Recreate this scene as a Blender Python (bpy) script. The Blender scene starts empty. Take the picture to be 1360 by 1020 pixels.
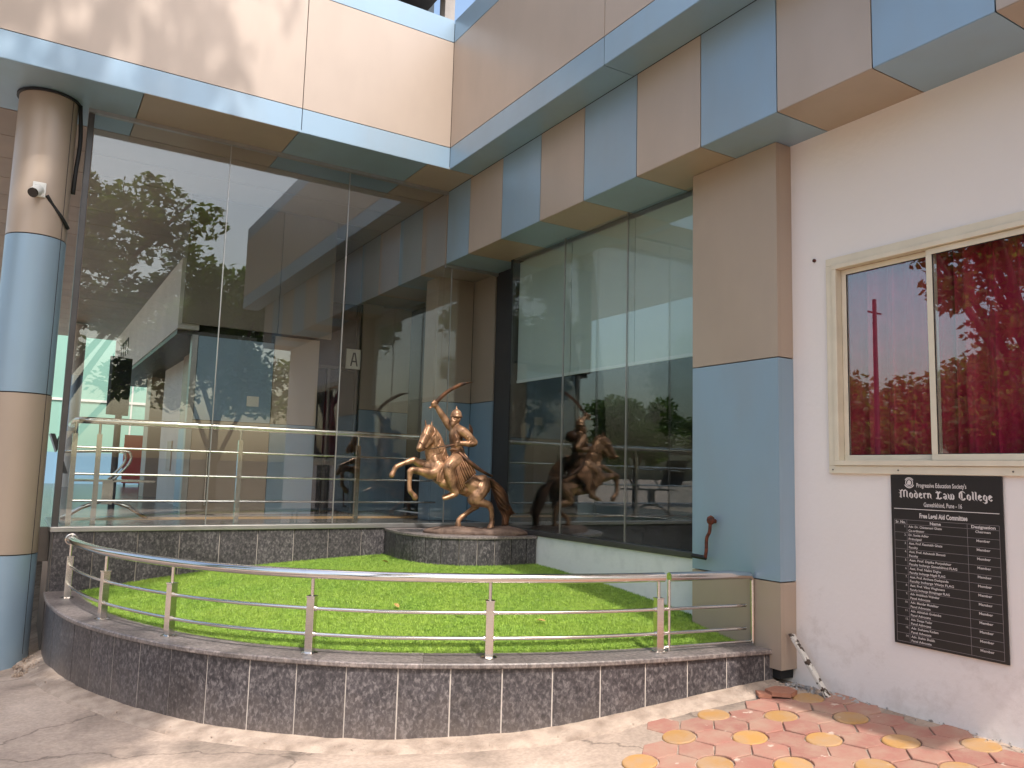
import bpy, bmesh, math, random
import numpy as np
from mathutils import Vector, Matrix, Quaternion, noise as mnoise

random.seed(7)
RNG = np.random.default_rng(11)
scene = bpy.context.scene
COL = scene.collection

# ------------------------------------------------------------------ camera
cam_d = bpy.data.cameras.new('camera')
cam = bpy.data.objects.new('camera', cam_d)
COL.objects.link(cam)
cam_d.sensor_width = 36.0
cam_d.lens = 36.0 * 1053.0 / 1360.0
cam_d.clip_start = 0.05
cam_d.clip_end = 2000.0
_vx = Vector((1720 / 1053, -166 / 1053, -1)).normalized()          # world X seen in camera axes
_vy = Vector((-655 / 1053, -101 / 1053, -1))
_vy = (_vy - _vx * _vy.dot(_vx)).normalized()
_vz = _vx.cross(_vy)
cam.matrix_world = Matrix.Translation((0, 0, 1.6)) @ Matrix((_vx, _vy, _vz)).to_4x4()
scene.camera = cam

# ------------------------------------------------------------------ world, sun, exposure
SUN = Vector((-0.09, -0.675, 1.0)).normalized()
world = bpy.data.worlds.new('World')
scene.world = world
world.use_nodes = True
wt = world.node_tree
wt.nodes.clear()
w_out = wt.nodes.new('ShaderNodeOutputWorld')
w_bg = wt.nodes.new('ShaderNodeBackground')
w_sky = wt.nodes.new('ShaderNodeTexSky')
w_sky.sky_type = 'NISHITA'
w_sky.sun_disc = False
w_sky.sun_elevation = math.asin(SUN.z)
w_sky.sun_rotation = math.atan2(SUN.x, SUN.y)
w_sky.air_density = 1.4
w_sky.dust_density = 4.0
w_sky.ozone_density = 1.0
w_bg.inputs['Strength'].default_value = 0.15
wt.links.new(w_sky.outputs[0], w_bg.inputs['Color'])
wt.links.new(w_bg.outputs[0], w_out.inputs['Surface'])

sun_d = bpy.data.lights.new('sun', 'SUN')
sun_d.energy = 2.0
sun_d.angle = math.radians(0.7)
sun_d.color = (1.0, 0.95, 0.89)
sun = bpy.data.objects.new('sun', sun_d)
COL.objects.link(sun)
sun.rotation_euler = SUN.to_track_quat('Z', 'Y').to_euler()
sun.location = (0, -10, 20)

scene.view_settings.view_transform = 'Standard'
scene.view_settings.look = 'None'
scene.view_settings.exposure = 1.0
scene.view_settings.gamma = 1.0
scene.cycles.max_bounces = 10
scene.cycles.transparent_max_bounces = 24
scene.cycles.caustics_reflective = False
scene.cycles.caustics_refractive = False


# ------------------------------------------------------------------ materials
def lin(r, g, b):
    def f(c):
        c /= 255.0
        return c / 12.92 if c <= 0.04045 else ((c + 0.055) / 1.055) ** 2.4
    return (f(r), f(g), f(b), 1.0)


def nodes(mat):
    mat.use_nodes = True
    nt = mat.node_tree
    nt.nodes.clear()
    return nt, nt.nodes.new('ShaderNodeOutputMaterial')


def mix_color(nt, fac, c1, c2):
    mx = nt.nodes.new('ShaderNodeMix')
    mx.data_type = 'RGBA'
    for s, v in ((mx.inputs[0], fac), (mx.inputs[6], c1), (mx.inputs[7], c2)):
        if hasattr(v, 'is_output'):
            nt.links.new(v, s)
        else:
            s.default_value = v
    return mx.outputs[2]


def mat(name, col, rough=0.5, metal=0.0, var=0.0, vscale=6.0, col2=None, bump=0.0, bscale=60.0, spec=0.5, coat=0.0,
        detail=4.0, lo=0.35, hi=0.65, objrand=0.0, rvar=0.0, aniso=None, streak=0.0):
    m = bpy.data.materials.new(name)
    nt, out = nodes(m)
    L = nt.links.new
    b = nt.nodes.new('ShaderNodeBsdfPrincipled')
    b.inputs['Roughness'].default_value = rough
    b.inputs['Metallic'].default_value = metal
    b.inputs['Specular IOR Level'].default_value = spec
    b.inputs['Coat Weight'].default_value = coat
    b.inputs['Coat Roughness'].default_value = 0.12
    L(b.outputs[0], out.inputs['Surface'])
    tc = nt.nodes.new('ShaderNodeTexCoord')
    geo = nt.nodes.new('ShaderNodeNewGeometry')
    src = geo.outputs['Position']
    if aniso:
        mp = nt.nodes.new('ShaderNodeMapping')
        mp.inputs['Scale'].default_value = aniso
        L(geo.outputs['Position'], mp.inputs['Vector'])
        src = mp.outputs['Vector']
    csock = None
    if var > 0 or col2 is not None:
        n = nt.nodes.new('ShaderNodeTexNoise')
        n.inputs['Scale'].default_value = vscale
        n.inputs['Detail'].default_value = detail
        L(src, n.inputs['Vector'])
        cr = nt.nodes.new('ShaderNodeValToRGB')
        cr.color_ramp.elements[0].position = lo
        cr.color_ramp.elements[1].position = hi
        c2 = col2 if col2 is not None else tuple([c * (1 - var) for c in col[:3]] + [1])
        cr.color_ramp.elements[0].color = c2
        cr.color_ramp.elements[1].color = col
        L(n.outputs['Fac'], cr.inputs['Fac'])
        csock = cr.outputs['Color']
        if rvar:
            mr = nt.nodes.new('ShaderNodeMapRange')
            mr.inputs['To Min'].default_value = max(0.02, rough - rvar)
            mr.inputs['To Max'].default_value = rough + rvar
            L(n.outputs['Fac'], mr.inputs['Value'])
            L(mr.outputs[0], b.inputs['Roughness'])
    if objrand > 0:
        oi = nt.nodes.new('ShaderNodeObjectInfo')
        hsv = nt.nodes.new('ShaderNodeHueSaturation')
        mr = nt.nodes.new('ShaderNodeMapRange')
        mr.inputs['To Min'].default_value = 1 - objrand
        mr.inputs['To Max'].default_value = 1 + objrand
        L(oi.outputs['Random'], mr.inputs['Value'])
        L(mr.outputs[0], hsv.inputs['Value'])
        if csock:
            L(csock, hsv.inputs['Color'])
        else:
            hsv.inputs['Color'].default_value = col
        csock = hsv.outputs['Color']
    if streak and csock:
        # faint rain streaks and dust film
        mp2 = nt.nodes.new('ShaderNodeMapping')
        mp2.inputs['Scale'].default_value = (3.2, 3.2, 1.3)
        L(geo.outputs['Position'], mp2.inputs['Vector'])
        ns = nt.nodes.new('ShaderNodeTexNoise')
        ns.inputs['Scale'].default_value = 1.0
        ns.inputs['Detail'].default_value = 5
        L(mp2.outputs[0], ns.inputs['Vector'])
        ms = nt.nodes.new('ShaderNodeMapRange')
        ms.inputs['From Min'].default_value = 0.42
        ms.inputs['From Max'].default_value = 0.75
        ms.inputs['To Max'].default_value = streak
        L(ns.outputs['Fac'], ms.inputs['Value'])
        csock = mix_color(nt, ms.outputs[0], csock, lin(146, 136, 126))
        rs = nt.nodes.new('ShaderNodeMapRange')
        rs.inputs['To Min'].default_value = rough - 0.06
        rs.inputs['To Max'].default_value = rough + 0.12
        L(ns.outputs['Fac'], rs.inputs['Value'])
        L(rs.outputs[0], b.inputs['Roughness'])
    if csock:
        L(csock, b.inputs['Base Color'])
    else:
        b.inputs['Base Color'].default_value = col
    if bump > 0:
        n2 = nt.nodes.new('ShaderNodeTexNoise')
        n2.inputs['Scale'].default_value = bscale
        n2.inputs['Detail'].default_value = 5
        L(src, n2.inputs['Vector'])
        bp = nt.nodes.new('ShaderNodeBump')
        bp.inputs['Strength'].default_value = bump
        bp.inputs['Distance'].default_value = 0.02
        L(n2.outputs['Fac'], bp.inputs['Height'])
        L(bp.outputs[0], b.inputs['Normal'])
    m['bsdf'] = b.name
    return m


def glass(name, tint, boost=1.0, base=0.04, wob=0.0):
    """flat pane: Schlick mix of a clear tinted sheet and a mirror reflection"""
    m = bpy.data.materials.new(name)
    nt, out = nodes(m)
    L = nt.links.new
    tr = nt.nodes.new('ShaderNodeBsdfTransparent')
    tr.inputs['Color'].default_value = tint
    gl = nt.nodes.new('ShaderNodeBsdfGlossy')
    gl.inputs['Roughness'].default_value = 0.0
    gl.inputs['Color'].default_value = (0.95, 0.97, 0.98, 1)
    lw = nt.nodes.new('ShaderNodeLayerWeight')
    lw.inputs['Blend'].default_value = 0.5
    pw = nt.nodes.new('ShaderNodeMath')
    pw.operation = 'POWER'
    pw.inputs[1].default_value = 5.0
    L(lw.outputs['Facing'], pw.inputs[0])
    ma = nt.nodes.new('ShaderNodeMath')
    ma.operation = 'MULTIPLY_ADD'
    ma.use_clamp = True
    ma.inputs[1].default_value = (1 - base) * boost
    ma.inputs[2].default_value = base * boost
    L(pw.outputs[0], ma.inputs[0])
    mx = nt.nodes.new('ShaderNodeMixShader')
    L(ma.outputs[0], mx.inputs[0])
    L(tr.outputs[0], mx.inputs[1])
    L(gl.outputs[0], mx.inputs[2])
    L(mx.outputs[0], out.inputs['Surface'])
    if wob:
        geo = nt.nodes.new('ShaderNodeNewGeometry')
        n = nt.nodes.new('ShaderNodeTexNoise')
        n.inputs['Scale'].default_value = 1.6
        n.inputs['Detail'].default_value = 1
        L(geo.outputs['Position'], n.inputs['Vector'])
        bp = nt.nodes.new('ShaderNodeBump')
        bp.inputs['Strength'].default_value = wob
        bp.inputs['Distance'].default_value = 0.01
        L(n.outputs['Fac'], bp.inputs['Height'])
        L(bp.outputs[0], gl.inputs['Normal'])
    return m


M = {}
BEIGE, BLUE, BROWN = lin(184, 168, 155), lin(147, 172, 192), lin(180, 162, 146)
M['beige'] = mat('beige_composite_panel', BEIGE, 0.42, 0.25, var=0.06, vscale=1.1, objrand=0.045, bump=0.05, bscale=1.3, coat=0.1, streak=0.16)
M['blue'] = mat('blue_composite_panel', BLUE, 0.36, 0.25, var=0.06, vscale=1.1, objrand=0.045, bump=0.05, bscale=1.3, coat=0.1, streak=0.16)
M['brown'] = mat('brown_composite_panel', BROWN, 0.42, 0.25, var=0.06, vscale=1.1, objrand=0.045, bump=0.05, bscale=1.3, coat=0.1, streak=0.16)
M['joint'] = mat('black_joint_sealant', lin(26, 25, 26), 0.7)
M['black'] = mat('black_powder_coated_metal', lin(24, 25, 30), 0.45, var=0.2, vscale=9)
M['steel'] = mat('brushed_stainless_steel', lin(226, 220, 214), 0.17, 1.0, var=0.1, vscale=14, rvar=0.07, aniso=(1, 1, 14))
M['alu'] = mat('anodised_aluminium', lin(178, 176, 174), 0.36, 0.8, var=0.1, vscale=8)
M['alu_dark'] = mat('dark_grey_aluminium', lin(92, 90, 90), 0.4, 0.6, var=0.15, vscale=5)
M['cream'] = mat('cream_window_paint', lin(222, 212, 192), 0.42, var=0.08, vscale=7, bump=0.03, bscale=30)
M['glass'] = glass('clear_shopfront_glass', (0.93, 0.955, 0.95, 1), 1.6, 0.05, 0.006)
M['glass_green'] = glass('green_tinted_glass', (0.885, 0.93, 0.93, 1), 1.6, 0.055, 0.003)
M['glass_window'] = glass('window_glass', (0.95, 0.95, 0.96, 1), 1.0, 0.132, 0.008)
M['grey_wall'] = mat('grey_plaster', lin(165, 160, 156), 0.8, var=0.15, vscale=3, bump=0.1)
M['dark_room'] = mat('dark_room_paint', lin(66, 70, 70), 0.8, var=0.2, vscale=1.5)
M['white_wall'] = mat('white_interior_paint', lin(205, 203, 198), 0.7, var=0.08, vscale=2)
M['lilac'] = mat('lilac_grey_paint', lin(170, 160, 162), 0.7, var=0.08, vscale=2)
M['ceiling'] = mat('brown_ceiling_strip', lin(160, 146, 136), 0.55, var=0.12, vscale=1.5, objrand=0.06)
M['panel_shade'] = mat('shade_darkened_composite_panel', lin(130, 120, 108), 0.45, 0.2, var=0.06, vscale=1.1)  # beige cladding of the upper lobby wall, interior shade mixed into its colour
M['blind'] = mat('pale_green_blind_fabric', lin(206, 214, 208), 0.85, var=0.05, vscale=2)
M['white_plinth'] = mat('white_painted_plinth', lin(226, 226, 222), 0.75, var=0.15, vscale=7, bump=0.12, bscale=25, lo=0.2, hi=0.5)
M['paper'] = mat('white_paper', lin(235, 232, 222), 0.8)
M['ink'] = mat('black_lettering', lin(28, 27, 28), 0.6)
M['notice'] = mat('black_acrylic_board', lin(30, 26, 29), 0.28, var=0.25, vscale=3)
M['engraved'] = mat('engraved_white_lettering', lin(214, 206, 204), 0.7)
M['engraved_dim'] = mat('engraved_thin_rules', lin(126, 118, 120), 0.7)
M['curtain'] = mat('crimson_curtain_cloth', lin(180, 42, 74), 0.85, var=0.18, vscale=12)
M['teal'] = mat('mint_green_far_wall', lin(128, 170, 156), 0.7, var=0.06, vscale=0.6)
M['red'] = mat('red_painted_board', lin(214, 52, 52), 0.6, var=0.1, vscale=2)
M['skyblue'] = mat('pale_blue_far_wall', lin(112, 150, 176), 0.7, var=0.06, vscale=0.6)
M['rust'] = mat('rusty_iron', lin(120, 62, 44), 0.75, 0.3, col2=lin(62, 36, 30), vscale=40, bump=0.3, bscale=90)
M['rubber'] = mat('black_rubber_grip', lin(22, 22, 24), 0.6)
M['white_plastic'] = mat('white_plastic', lin(228, 228, 224), 0.4, var=0.05)
M['black_plastic'] = mat('black_glossy_plastic', lin(16, 16, 18), 0.15)
M['screen'] = mat('dark_display_glass', lin(24, 28, 38), 0.5)
M['wood_white'] = mat('white_flaking_paint_on_wood', lin(206, 200, 192), 0.8, col2=lin(70, 56, 46), vscale=26, lo=0.44, hi=0.5, bump=0.3, bscale=60)
M['far_dark'] = mat('dark_blue_grey_upper_glazing', lin(84, 94, 100), 0.25, 0.2, var=0.1, vscale=1)
M['concrete'] = mat('grey_concrete', lin(168, 162, 158), 0.85, var=0.2, vscale=5, bump=0.2, bscale=40)
M['roof'] = mat('flat_roof_concrete', lin(140, 136, 130), 0.9, var=0.2, vscale=1.2)
M['grout'] = mat('pale_cement_grout', lin(206, 196, 188), 0.9, var=0.15, vscale=30)
M['lobby_floor'] = mat('polished_grey_floor', lin(128, 120, 114), 0.22, var=0.2, vscale=4)
M['tan_stripe'] = mat('tan_floor_border', lin(196, 152, 104), 0.35, var=0.12, vscale=6)
M['leaf_dry'] = mat('dry_leaf', lin(186, 150, 88), 0.7, var=0.3, vscale=50)
M['bark'] = mat('grey_brown_bark', lin(98, 84, 70), 0.9, var=0.4, vscale=12, bump=0.6, bscale=30)
M['leaf'] = mat('tree_leaf', lin(62, 88, 34), 0.55, col2=lin(36, 58, 22), vscale=1.3, objrand=0.1)
M['leaf2'] = mat('yellow_green_tree_leaf', lin(88, 104, 40), 0.55, col2=lin(48, 66, 24), vscale=1.1, objrand=0.1)
for k_ in ('leaf', 'leaf2'):                       # thin leaves let sunlight through
    nt_ = M[k_].node_tree
    pb_ = nt_.nodes[M[k_]['bsdf']]
    tl_ = nt_.nodes.new('ShaderNodeBsdfTranslucent')
    tl_.inputs['Color'].default_value = lin(120, 150, 50)
    mx_ = nt_.nodes.new('ShaderNodeMixShader')
    mx_.inputs[0].default_value = 0.4
    out_ = [q for q in nt_.nodes if q.type == 'OUTPUT_MATERIAL'][0]
    nt_.links.new(pb_.outputs[0], mx_.inputs[1])
    nt_.links.new(tl_.outputs[0], mx_.inputs[2])
    nt_.links.new(mx_.outputs[0], out_.inputs['Surface'])


def granite(name, dark, mid, light, rough):
    m = bpy.data.materials.new(name)
    nt, out = nodes(m)
    L = nt.links.new
    b = nt.nodes.new('ShaderNodeBsdfPrincipled')
    L(b.outputs[0], out.inputs['Surface'])
    geo = nt.nodes.new('ShaderNodeNewGeometry')
    oi = nt.nodes.new('ShaderNodeObjectInfo')
    sc_ = nt.nodes.new('ShaderNodeVectorMath')
    sc_.operation = 'MULTIPLY_ADD'
    L(oi.outputs['Random'], sc_.inputs[0])
    sc_.inputs[1].default_value = (13, 7, 5)
    L(geo.outputs['Position'], sc_.inputs[2])
    mp = nt.nodes.new('ShaderNodeMapping')
    mp.inputs['Rotation'].default_value = (0.5, 0.6, 0.4)
    mp.inputs['Scale'].default_value = (1.0, 1.0, 0.7)
    L(sc_.outputs[0], mp.inputs['Vector'])
    n1 = nt.nodes.new('ShaderNodeTexNoise')
    n1.inputs['Scale'].default_value = 52
    n1.inputs['Detail'].default_value = 5
    n1.inputs['Roughness'].default_value = 0.6
    n1.inputs['Distortion'].default_value = 0.6
    L(mp.outputs[0], n1.inputs['Vector'])
    vo = nt.nodes.new('ShaderNodeTexVoronoi')
    vo.inputs['Scale'].default_value = 60
    vo.inputs['Randomness'].default_value = 1.0
    L(mp.outputs[0], vo.inputs['Vector'])
    sv = nt.nodes.new('ShaderNodeSeparateColor')
    L(vo.outputs['Color'], sv.inputs[0])
    mixf = nt.nodes.new('ShaderNodeMath')
    mixf.operation = 'MULTIPLY_ADD'
    L(sv.outputs[0], mixf.inputs[0])
    mixf.inputs[1].default_value = 0.15
    L(n1.outputs['Fac'], mixf.inputs[2])
    cr = nt.nodes.new('ShaderNodeValToRGB')
    e = cr.color_ramp.elements
    e[0].position, e[0].color = 0.36, dark
    e[1].position, e[1].color = 0.82, light
    e.new(0.57).color = mid
    L(mixf.outputs[0], cr.inputs['Fac'])
    n2 = nt.nodes.new('ShaderNodeTexNoise')
    n2.inputs['Scale'].default_value = 3.5
    n2.inputs['Detail'].default_value = 4
    L(sc_.outputs[0], n2.inputs['Vector'])
    hsv = nt.nodes.new('ShaderNodeHueSaturation')
    mr = nt.nodes.new('ShaderNodeMapRange')
    mr.inputs['From Min'].default_value = 0.3
    mr.inputs['From Max'].default_value = 0.7
    mr.inputs['To Min'].default_value = 0.84
    mr.inputs['To Max'].default_value = 1.14
    L(n2.outputs['Fac'], mr.inputs['Value'])
    mr2 = nt.nodes.new('ShaderNodeMapRange')
    mr2.inputs['To Min'].default_value = 0.82
    mr2.inputs['To Max'].default_value = 1.12
    L(oi.outputs['Random'], mr2.inputs['Value'])
    mm = nt.nodes.new('ShaderNodeMath')
    mm.operation = 'MULTIPLY'
    L(mr.outputs[0], mm.inputs[0])
    L(mr2.outputs[0], mm.inputs[1])
    L(mm.outputs[0], hsv.inputs['Value'])
    L(cr.outputs[0], hsv.inputs['Color'])
    # pale dust lying low on the stone
    sep = nt.nodes.new('ShaderNodeSeparateXYZ')
    L(geo.outputs['Position'], sep.inputs[0])
    n3 = nt.nodes.new('ShaderNodeTexNoise')
    n3.inputs['Scale'].default_value = 9
    n3.inputs['Detail'].default_value = 6
    L(geo.outputs['Position'], n3.inputs['Vector'])
    ad = nt.nodes.new('ShaderNodeMath')
    ad.operation = 'MULTIPLY_ADD'
    L(n3.outputs['Fac'], ad.inputs[0])
    ad.inputs[1].default_value = -0.35
    L(sep.outputs['Z'], ad.inputs[2])
    mr3 = nt.nodes.new('ShaderNodeMapRange')
    mr3.inputs['From Min'].default_value = 0.12
    mr3.inputs['From Max'].default_value = -0.17
    mr3.inputs['To Max'].default_value = 0.32
    L(ad.outputs[0], mr3.inputs['Value'])
    L(mix_color(nt, mr3.outputs[0], hsv.outputs[0], lin(140, 126, 116)), b.inputs['Base Color'])
    b.inputs['Roughness'].default_value = rough
    b.inputs['Specular IOR Level'].default_value = 0.5
    return m


M['granite'] = granite('speckled_dark_granite', lin(46, 44, 47), lin(74, 70, 73), lin(128, 122, 122), 0.4)
M['granite_top'] = granite('honed_granite_coping', lin(92, 84, 82), lin(122, 113, 110), lin(160, 148, 142), 0.42)


def ground_material():
    m = bpy.data.materials.new('dusty_cement_ground')
    nt, out = nodes(m)
    L = nt.links.new
    b = nt.nodes.new('ShaderNodeBsdfPrincipled')
    b.inputs['Roughness'].default_value = 0.92
    L(b.outputs[0], out.inputs['Surface'])
    geo = nt.nodes.new('ShaderNodeNewGeometry')
    n1 = nt.nodes.new('ShaderNodeTexNoise')
    n1.inputs['Scale'].default_value = 1.3
    n1.inputs['Detail'].default_value = 7
    n1.inputs['Roughness'].default_value = 0.62
    n1.inputs['Distortion'].default_value = 0.6
    L(geo.outputs['Position'], n1.inputs['Vector'])
    cr = nt.nodes.new('ShaderNodeValToRGB')
    e = cr.color_ramp.elements
    e[0].position, e[0].color = 0.3, lin(120, 107, 96)
    e[1].position, e[1].color = 0.74, lin(208, 188, 171)
    e.new(0.52).color = lin(178, 158, 142)
    L(n1.outputs['Fac'], cr.inputs['Fac'])
    n2 = nt.nodes.new('ShaderNodeTexNoise')
    n2.inputs['Scale'].default_value = 45
    n2.inputs['Detail'].default_value = 6
    L(geo.outputs['Position'], n2.inputs['Vector'])
    mr = nt.nodes.new('ShaderNodeMapRange')
    mr.inputs['From Min'].default_value = 0.3
    mr.inputs['From Max'].default_value = 0.7
    mr.inputs['To Min'].default_value = 0.85
    mr.inputs['To Max'].default_value = 1.12
    L(n2.outputs['Fac'], mr.inputs['Value'])
    hsv = nt.nodes.new('ShaderNodeHueSaturation')
    L(mr.outputs[0], hsv.inputs['Value'])
    L(cr.outputs[0], hsv.inputs['Color'])
    # hairline cracks
    vo = nt.nodes.new('ShaderNodeTexVoronoi')
    vo.feature = 'DISTANCE_TO_EDGE'
    vo.inputs['Scale'].default_value = 0.55
    nd = nt.nodes.new('ShaderNodeTexNoise')
    nd.inputs['Scale'].default_value = 3.0
    nd.inputs['Detail'].default_value = 6
    L(geo.outputs['Position'], nd.inputs['Vector'])
    vm = nt.nodes.new('ShaderNodeVectorMath')
    vm.operation = 'MULTIPLY_ADD'
    L(nd.outputs['Color'], vm.inputs[0])
    vm.inputs[1].default_value = (0.5, 0.5, 0.5)
    L(geo.outputs['Position'], vm.inputs[2])
    L(vm.outputs[0], vo.inputs['Vector'])
    mc = nt.nodes.new('ShaderNodeMapRange')
    mc.inputs['From Min'].default_value = 0.0
    mc.inputs['From Max'].default_value = 0.007
    mc.inputs['To Min'].default_value = 0.6
    mc.inputs['To Max'].default_value = 0.0
    L(vo.outputs['Distance'], mc.inputs['Value'])
    L(mix_color(nt, mc.outputs[0], hsv.outputs[0], lin(78, 66, 58)), b.inputs['Base Color'])
    bp = nt.nodes.new('ShaderNodeBump')
    bp.inputs['Strength'].default_value = 0.35
    bp.inputs['Distance'].default_value = 0.012
    L(n2.outputs['Fac'], bp.inputs['Height'])
    L(bp.outputs[0], b.inputs['Normal'])
    return m


M['ground'] = ground_material()
M['apron'] = mat('rough_cement_skirt', lin(186, 167, 151), 0.95, col2=lin(140, 122, 108), vscale=9, bump=0.6, bscale=55, lo=0.25)


def plaster_material():
    m = bpy.data.materials.new('white_pink_plaster')
    nt, out = nodes(m)
    L = nt.links.new
    b = nt.nodes.new('ShaderNodeBsdfPrincipled')
    b.inputs['Roughness'].default_value = 0.85
    L(b.outputs[0], out.inputs['Surface'])
    geo = nt.nodes.new('ShaderNodeNewGeometry')
    n1 = nt.nodes.new('ShaderNodeTexNoise')
    n1.inputs['Scale'].default_value = 0.9
    n1.inputs['Detail'].default_value = 5
    L(geo.outputs['Position'], n1.inputs['Vector'])
    base = mix_color(nt, n1.outputs['Fac'], lin(226, 219, 216), lin(238, 232, 229))
    # grime with a shape of its own, thicker near the ground
    n2 = nt.nodes.new('ShaderNodeTexNoise')
    n2.inputs['Scale'].default_value = 4.2
    n2.inputs['Detail'].default_value = 8
    n2.inputs['Roughness'].default_value = 0.68
    L(geo.outputs['Position'], n2.inputs['Vector'])
    sep = nt.nodes.new('ShaderNodeSeparateXYZ')
    L(geo.outputs['Position'], sep.inputs[0])
    ma = nt.nodes.new('ShaderNodeMath')
    ma.operation = 'MULTIPLY_ADD'
    L(sep.outputs['Z'], ma.inputs[0])
    ma.inputs[1].default_value = -0.16
    L(n2.outputs['Fac'], ma.inputs[2])
    mr = nt.nodes.new('ShaderNodeMapRange')
    mr.inputs['From Min'].default_value = 0.44
    mr.inputs['From Max'].default_value = 0.68
    mr.inputs['To Max'].default_value = 0.4
    L(ma.outputs[0], mr.inputs['Value'])
    L(mix_color(nt, mr.outputs[0], base, lin(158, 138, 124)), b.inputs['Base Color'])
    n3 = nt.nodes.new('ShaderNodeTexNoise')
    n3.inputs['Scale'].default_value = 26
    n3.inputs['Detail'].default_value = 6
    L(geo.outputs['Position'], n3.inputs['Vector'])
    bp = nt.nodes.new('ShaderNodeBump')
    bp.inputs['Strength'].default_value = 0.1
    bp.inputs['Distance'].default_value = 0.02
    L(n3.outputs['Fac'], bp.inputs['Height'])
    L(bp.outputs[0], b.inputs['Normal'])
    return m


M['plaster'] = plaster_material()


def tile_material(name, c1, c2, chip):
    m = bpy.data.materials.new(name)
    nt, out = nodes(m)
    L = nt.links.new
    b = nt.nodes.new('ShaderNodeBsdfPrincipled')
    b.inputs['Roughness'].default_value = 0.8
    L(b.outputs[0], out.inputs['Surface'])
    geo = nt.nodes.new('ShaderNodeNewGeometry')
    oi = nt.nodes.new('ShaderNodeObjectInfo')
    col = mix_color(nt, oi.outputs['Random'], c1, c2)
    n1 = nt.nodes.new('ShaderNodeTexNoise')
    n1.inputs['Scale'].default_value = 5.5
    n1.inputs['Detail'].default_value = 8
    n1.inputs['Roughness'].default_value = 0.65
    L(geo.outputs['Position'], n1.inputs['Vector'])
    mr = nt.nodes.new('ShaderNodeMapRange')
    mr.inputs['From Min'].default_value = 0.4
    mr.inputs['From Max'].default_value = 0.72
    mr.inputs['To Max'].default_value = 0.9
    L(n1.outputs['Fac'], mr.inputs['Value'])
    c = mix_color(nt, mr.outputs[0], col, lin(172, 146, 126))
    n2 = nt.nodes.new('ShaderNodeTexNoise')
    n2.inputs['Scale'].default_value = 8
    n2.inputs['Detail'].default_value = 5
    L(geo.outputs['Position'], n2.inputs['Vector'])
    mr2 = nt.nodes.new('ShaderNodeMapRange')
    mr2.inputs['From Min'].default_value = 0.66
    mr2.inputs['From Max'].default_value = 0.70
    mr2.inputs['To Max'].default_value = chip
    L(n2.outputs['Fac'], mr2.inputs['Value'])
    L(mix_color(nt, mr2.outputs[0], c, lin(206, 188, 172)), b.inputs['Base Color'])
    n3 = nt.nodes.new('ShaderNodeTexNoise')
    n3.inputs['Scale'].default_value = 90
    n3.inputs['Detail'].default_value = 4
    L(geo.outputs['Position'], n3.inputs['Vector'])
    bp = nt.nodes.new('ShaderNodeBump')
    bp.inputs['Strength'].default_value = 0.25
    bp.inputs['Distance'].default_value = 0.008
    L(n3.outputs['Fac'], bp.inputs['Height'])
    L(bp.outputs[0], b.inputs['Normal'])
    return m


M['tile_pink'] = tile_material('dusty_pink_paver', lin(172, 120, 105), lin(156, 106, 94), 0.85)
M['tile_yellow'] = tile_material('ochre_yellow_paver', lin(192, 144, 80), lin(174, 132, 80), 0.4)
M['tile_red'] = mat('broken_terracotta', lin(170, 118, 96), 0.85, var=0.2, vscale=20)


def bronze_material(name, c_hi, c_lo, rough):
    m = bpy.data.materials.new(name)
    nt, out = nodes(m)
    L = nt.links.new
    b = nt.nodes.new('ShaderNodeBsdfPrincipled')
    b.inputs['Metallic'].default_value = 0.5
    L(b.outputs[0], out.inputs['Surface'])
    geo = nt.nodes.new('ShaderNodeNewGeometry')
    n = nt.nodes.new('ShaderNodeTexNoise')
    n.inputs['Scale'].default_value = 12
    n.inputs['Detail'].default_value = 7
    L(geo.outputs['Position'], n.inputs['Vector'])
    mr = nt.nodes.new('ShaderNodeMapRange')
    mr.inputs['From Min'].default_value = 0.34
    mr.inputs['From Max'].default_value = 0.62
    L(n.outputs['Fac'], mr.inputs['Value'])
    L(mix_color(nt, mr.outputs[0], c_lo, c_hi), b.inputs['Base Color'])
    mr2 = nt.nodes.new('ShaderNodeMapRange')
    mr2.inputs['To Min'].default_value = rough + 0.1
    mr2.inputs['To Max'].default_value = rough - 0.08
    L(n.outputs['Fac'], mr2.inputs['Value'])
    L(mr2.outputs[0], b.inputs['Roughness'])
    n3 = nt.nodes.new('ShaderNodeTexNoise')
    n3.inputs['Scale'].default_value = 60
    n3.inputs['Detail'].default_value = 3
    L(geo.outputs['Position'], n3.inputs['Vector'])
    bp = nt.nodes.new('ShaderNodeBump')
    bp.inputs['Strength'].default_value = 0.18
    bp.inputs['Distance'].default_value = 0.006
    L(n3.outputs['Fac'], bp.inputs['Height'])
    L(bp.outputs[0], b.inputs['Normal'])
    return m


M['bronze'] = bronze_material('polished_copper_bronze', lin(192, 148, 114), lin(106, 78, 57), 0.38)
M['bronze_robe'] = bronze_material('brown_bronze_cloth', lin(176, 132, 100), lin(98, 70, 52), 0.42)
M['bronze_dark'] = bronze_material('dark_patinated_bronze', lin(110, 74, 50), lin(44, 32, 26), 0.46)
M['bronze_base'] = mat('weathered_bronze_rock', lin(134, 112, 98), 0.7, 0.15, col2=lin(88, 70, 60), vscale=9, bump=0.5, bscale=40)


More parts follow.
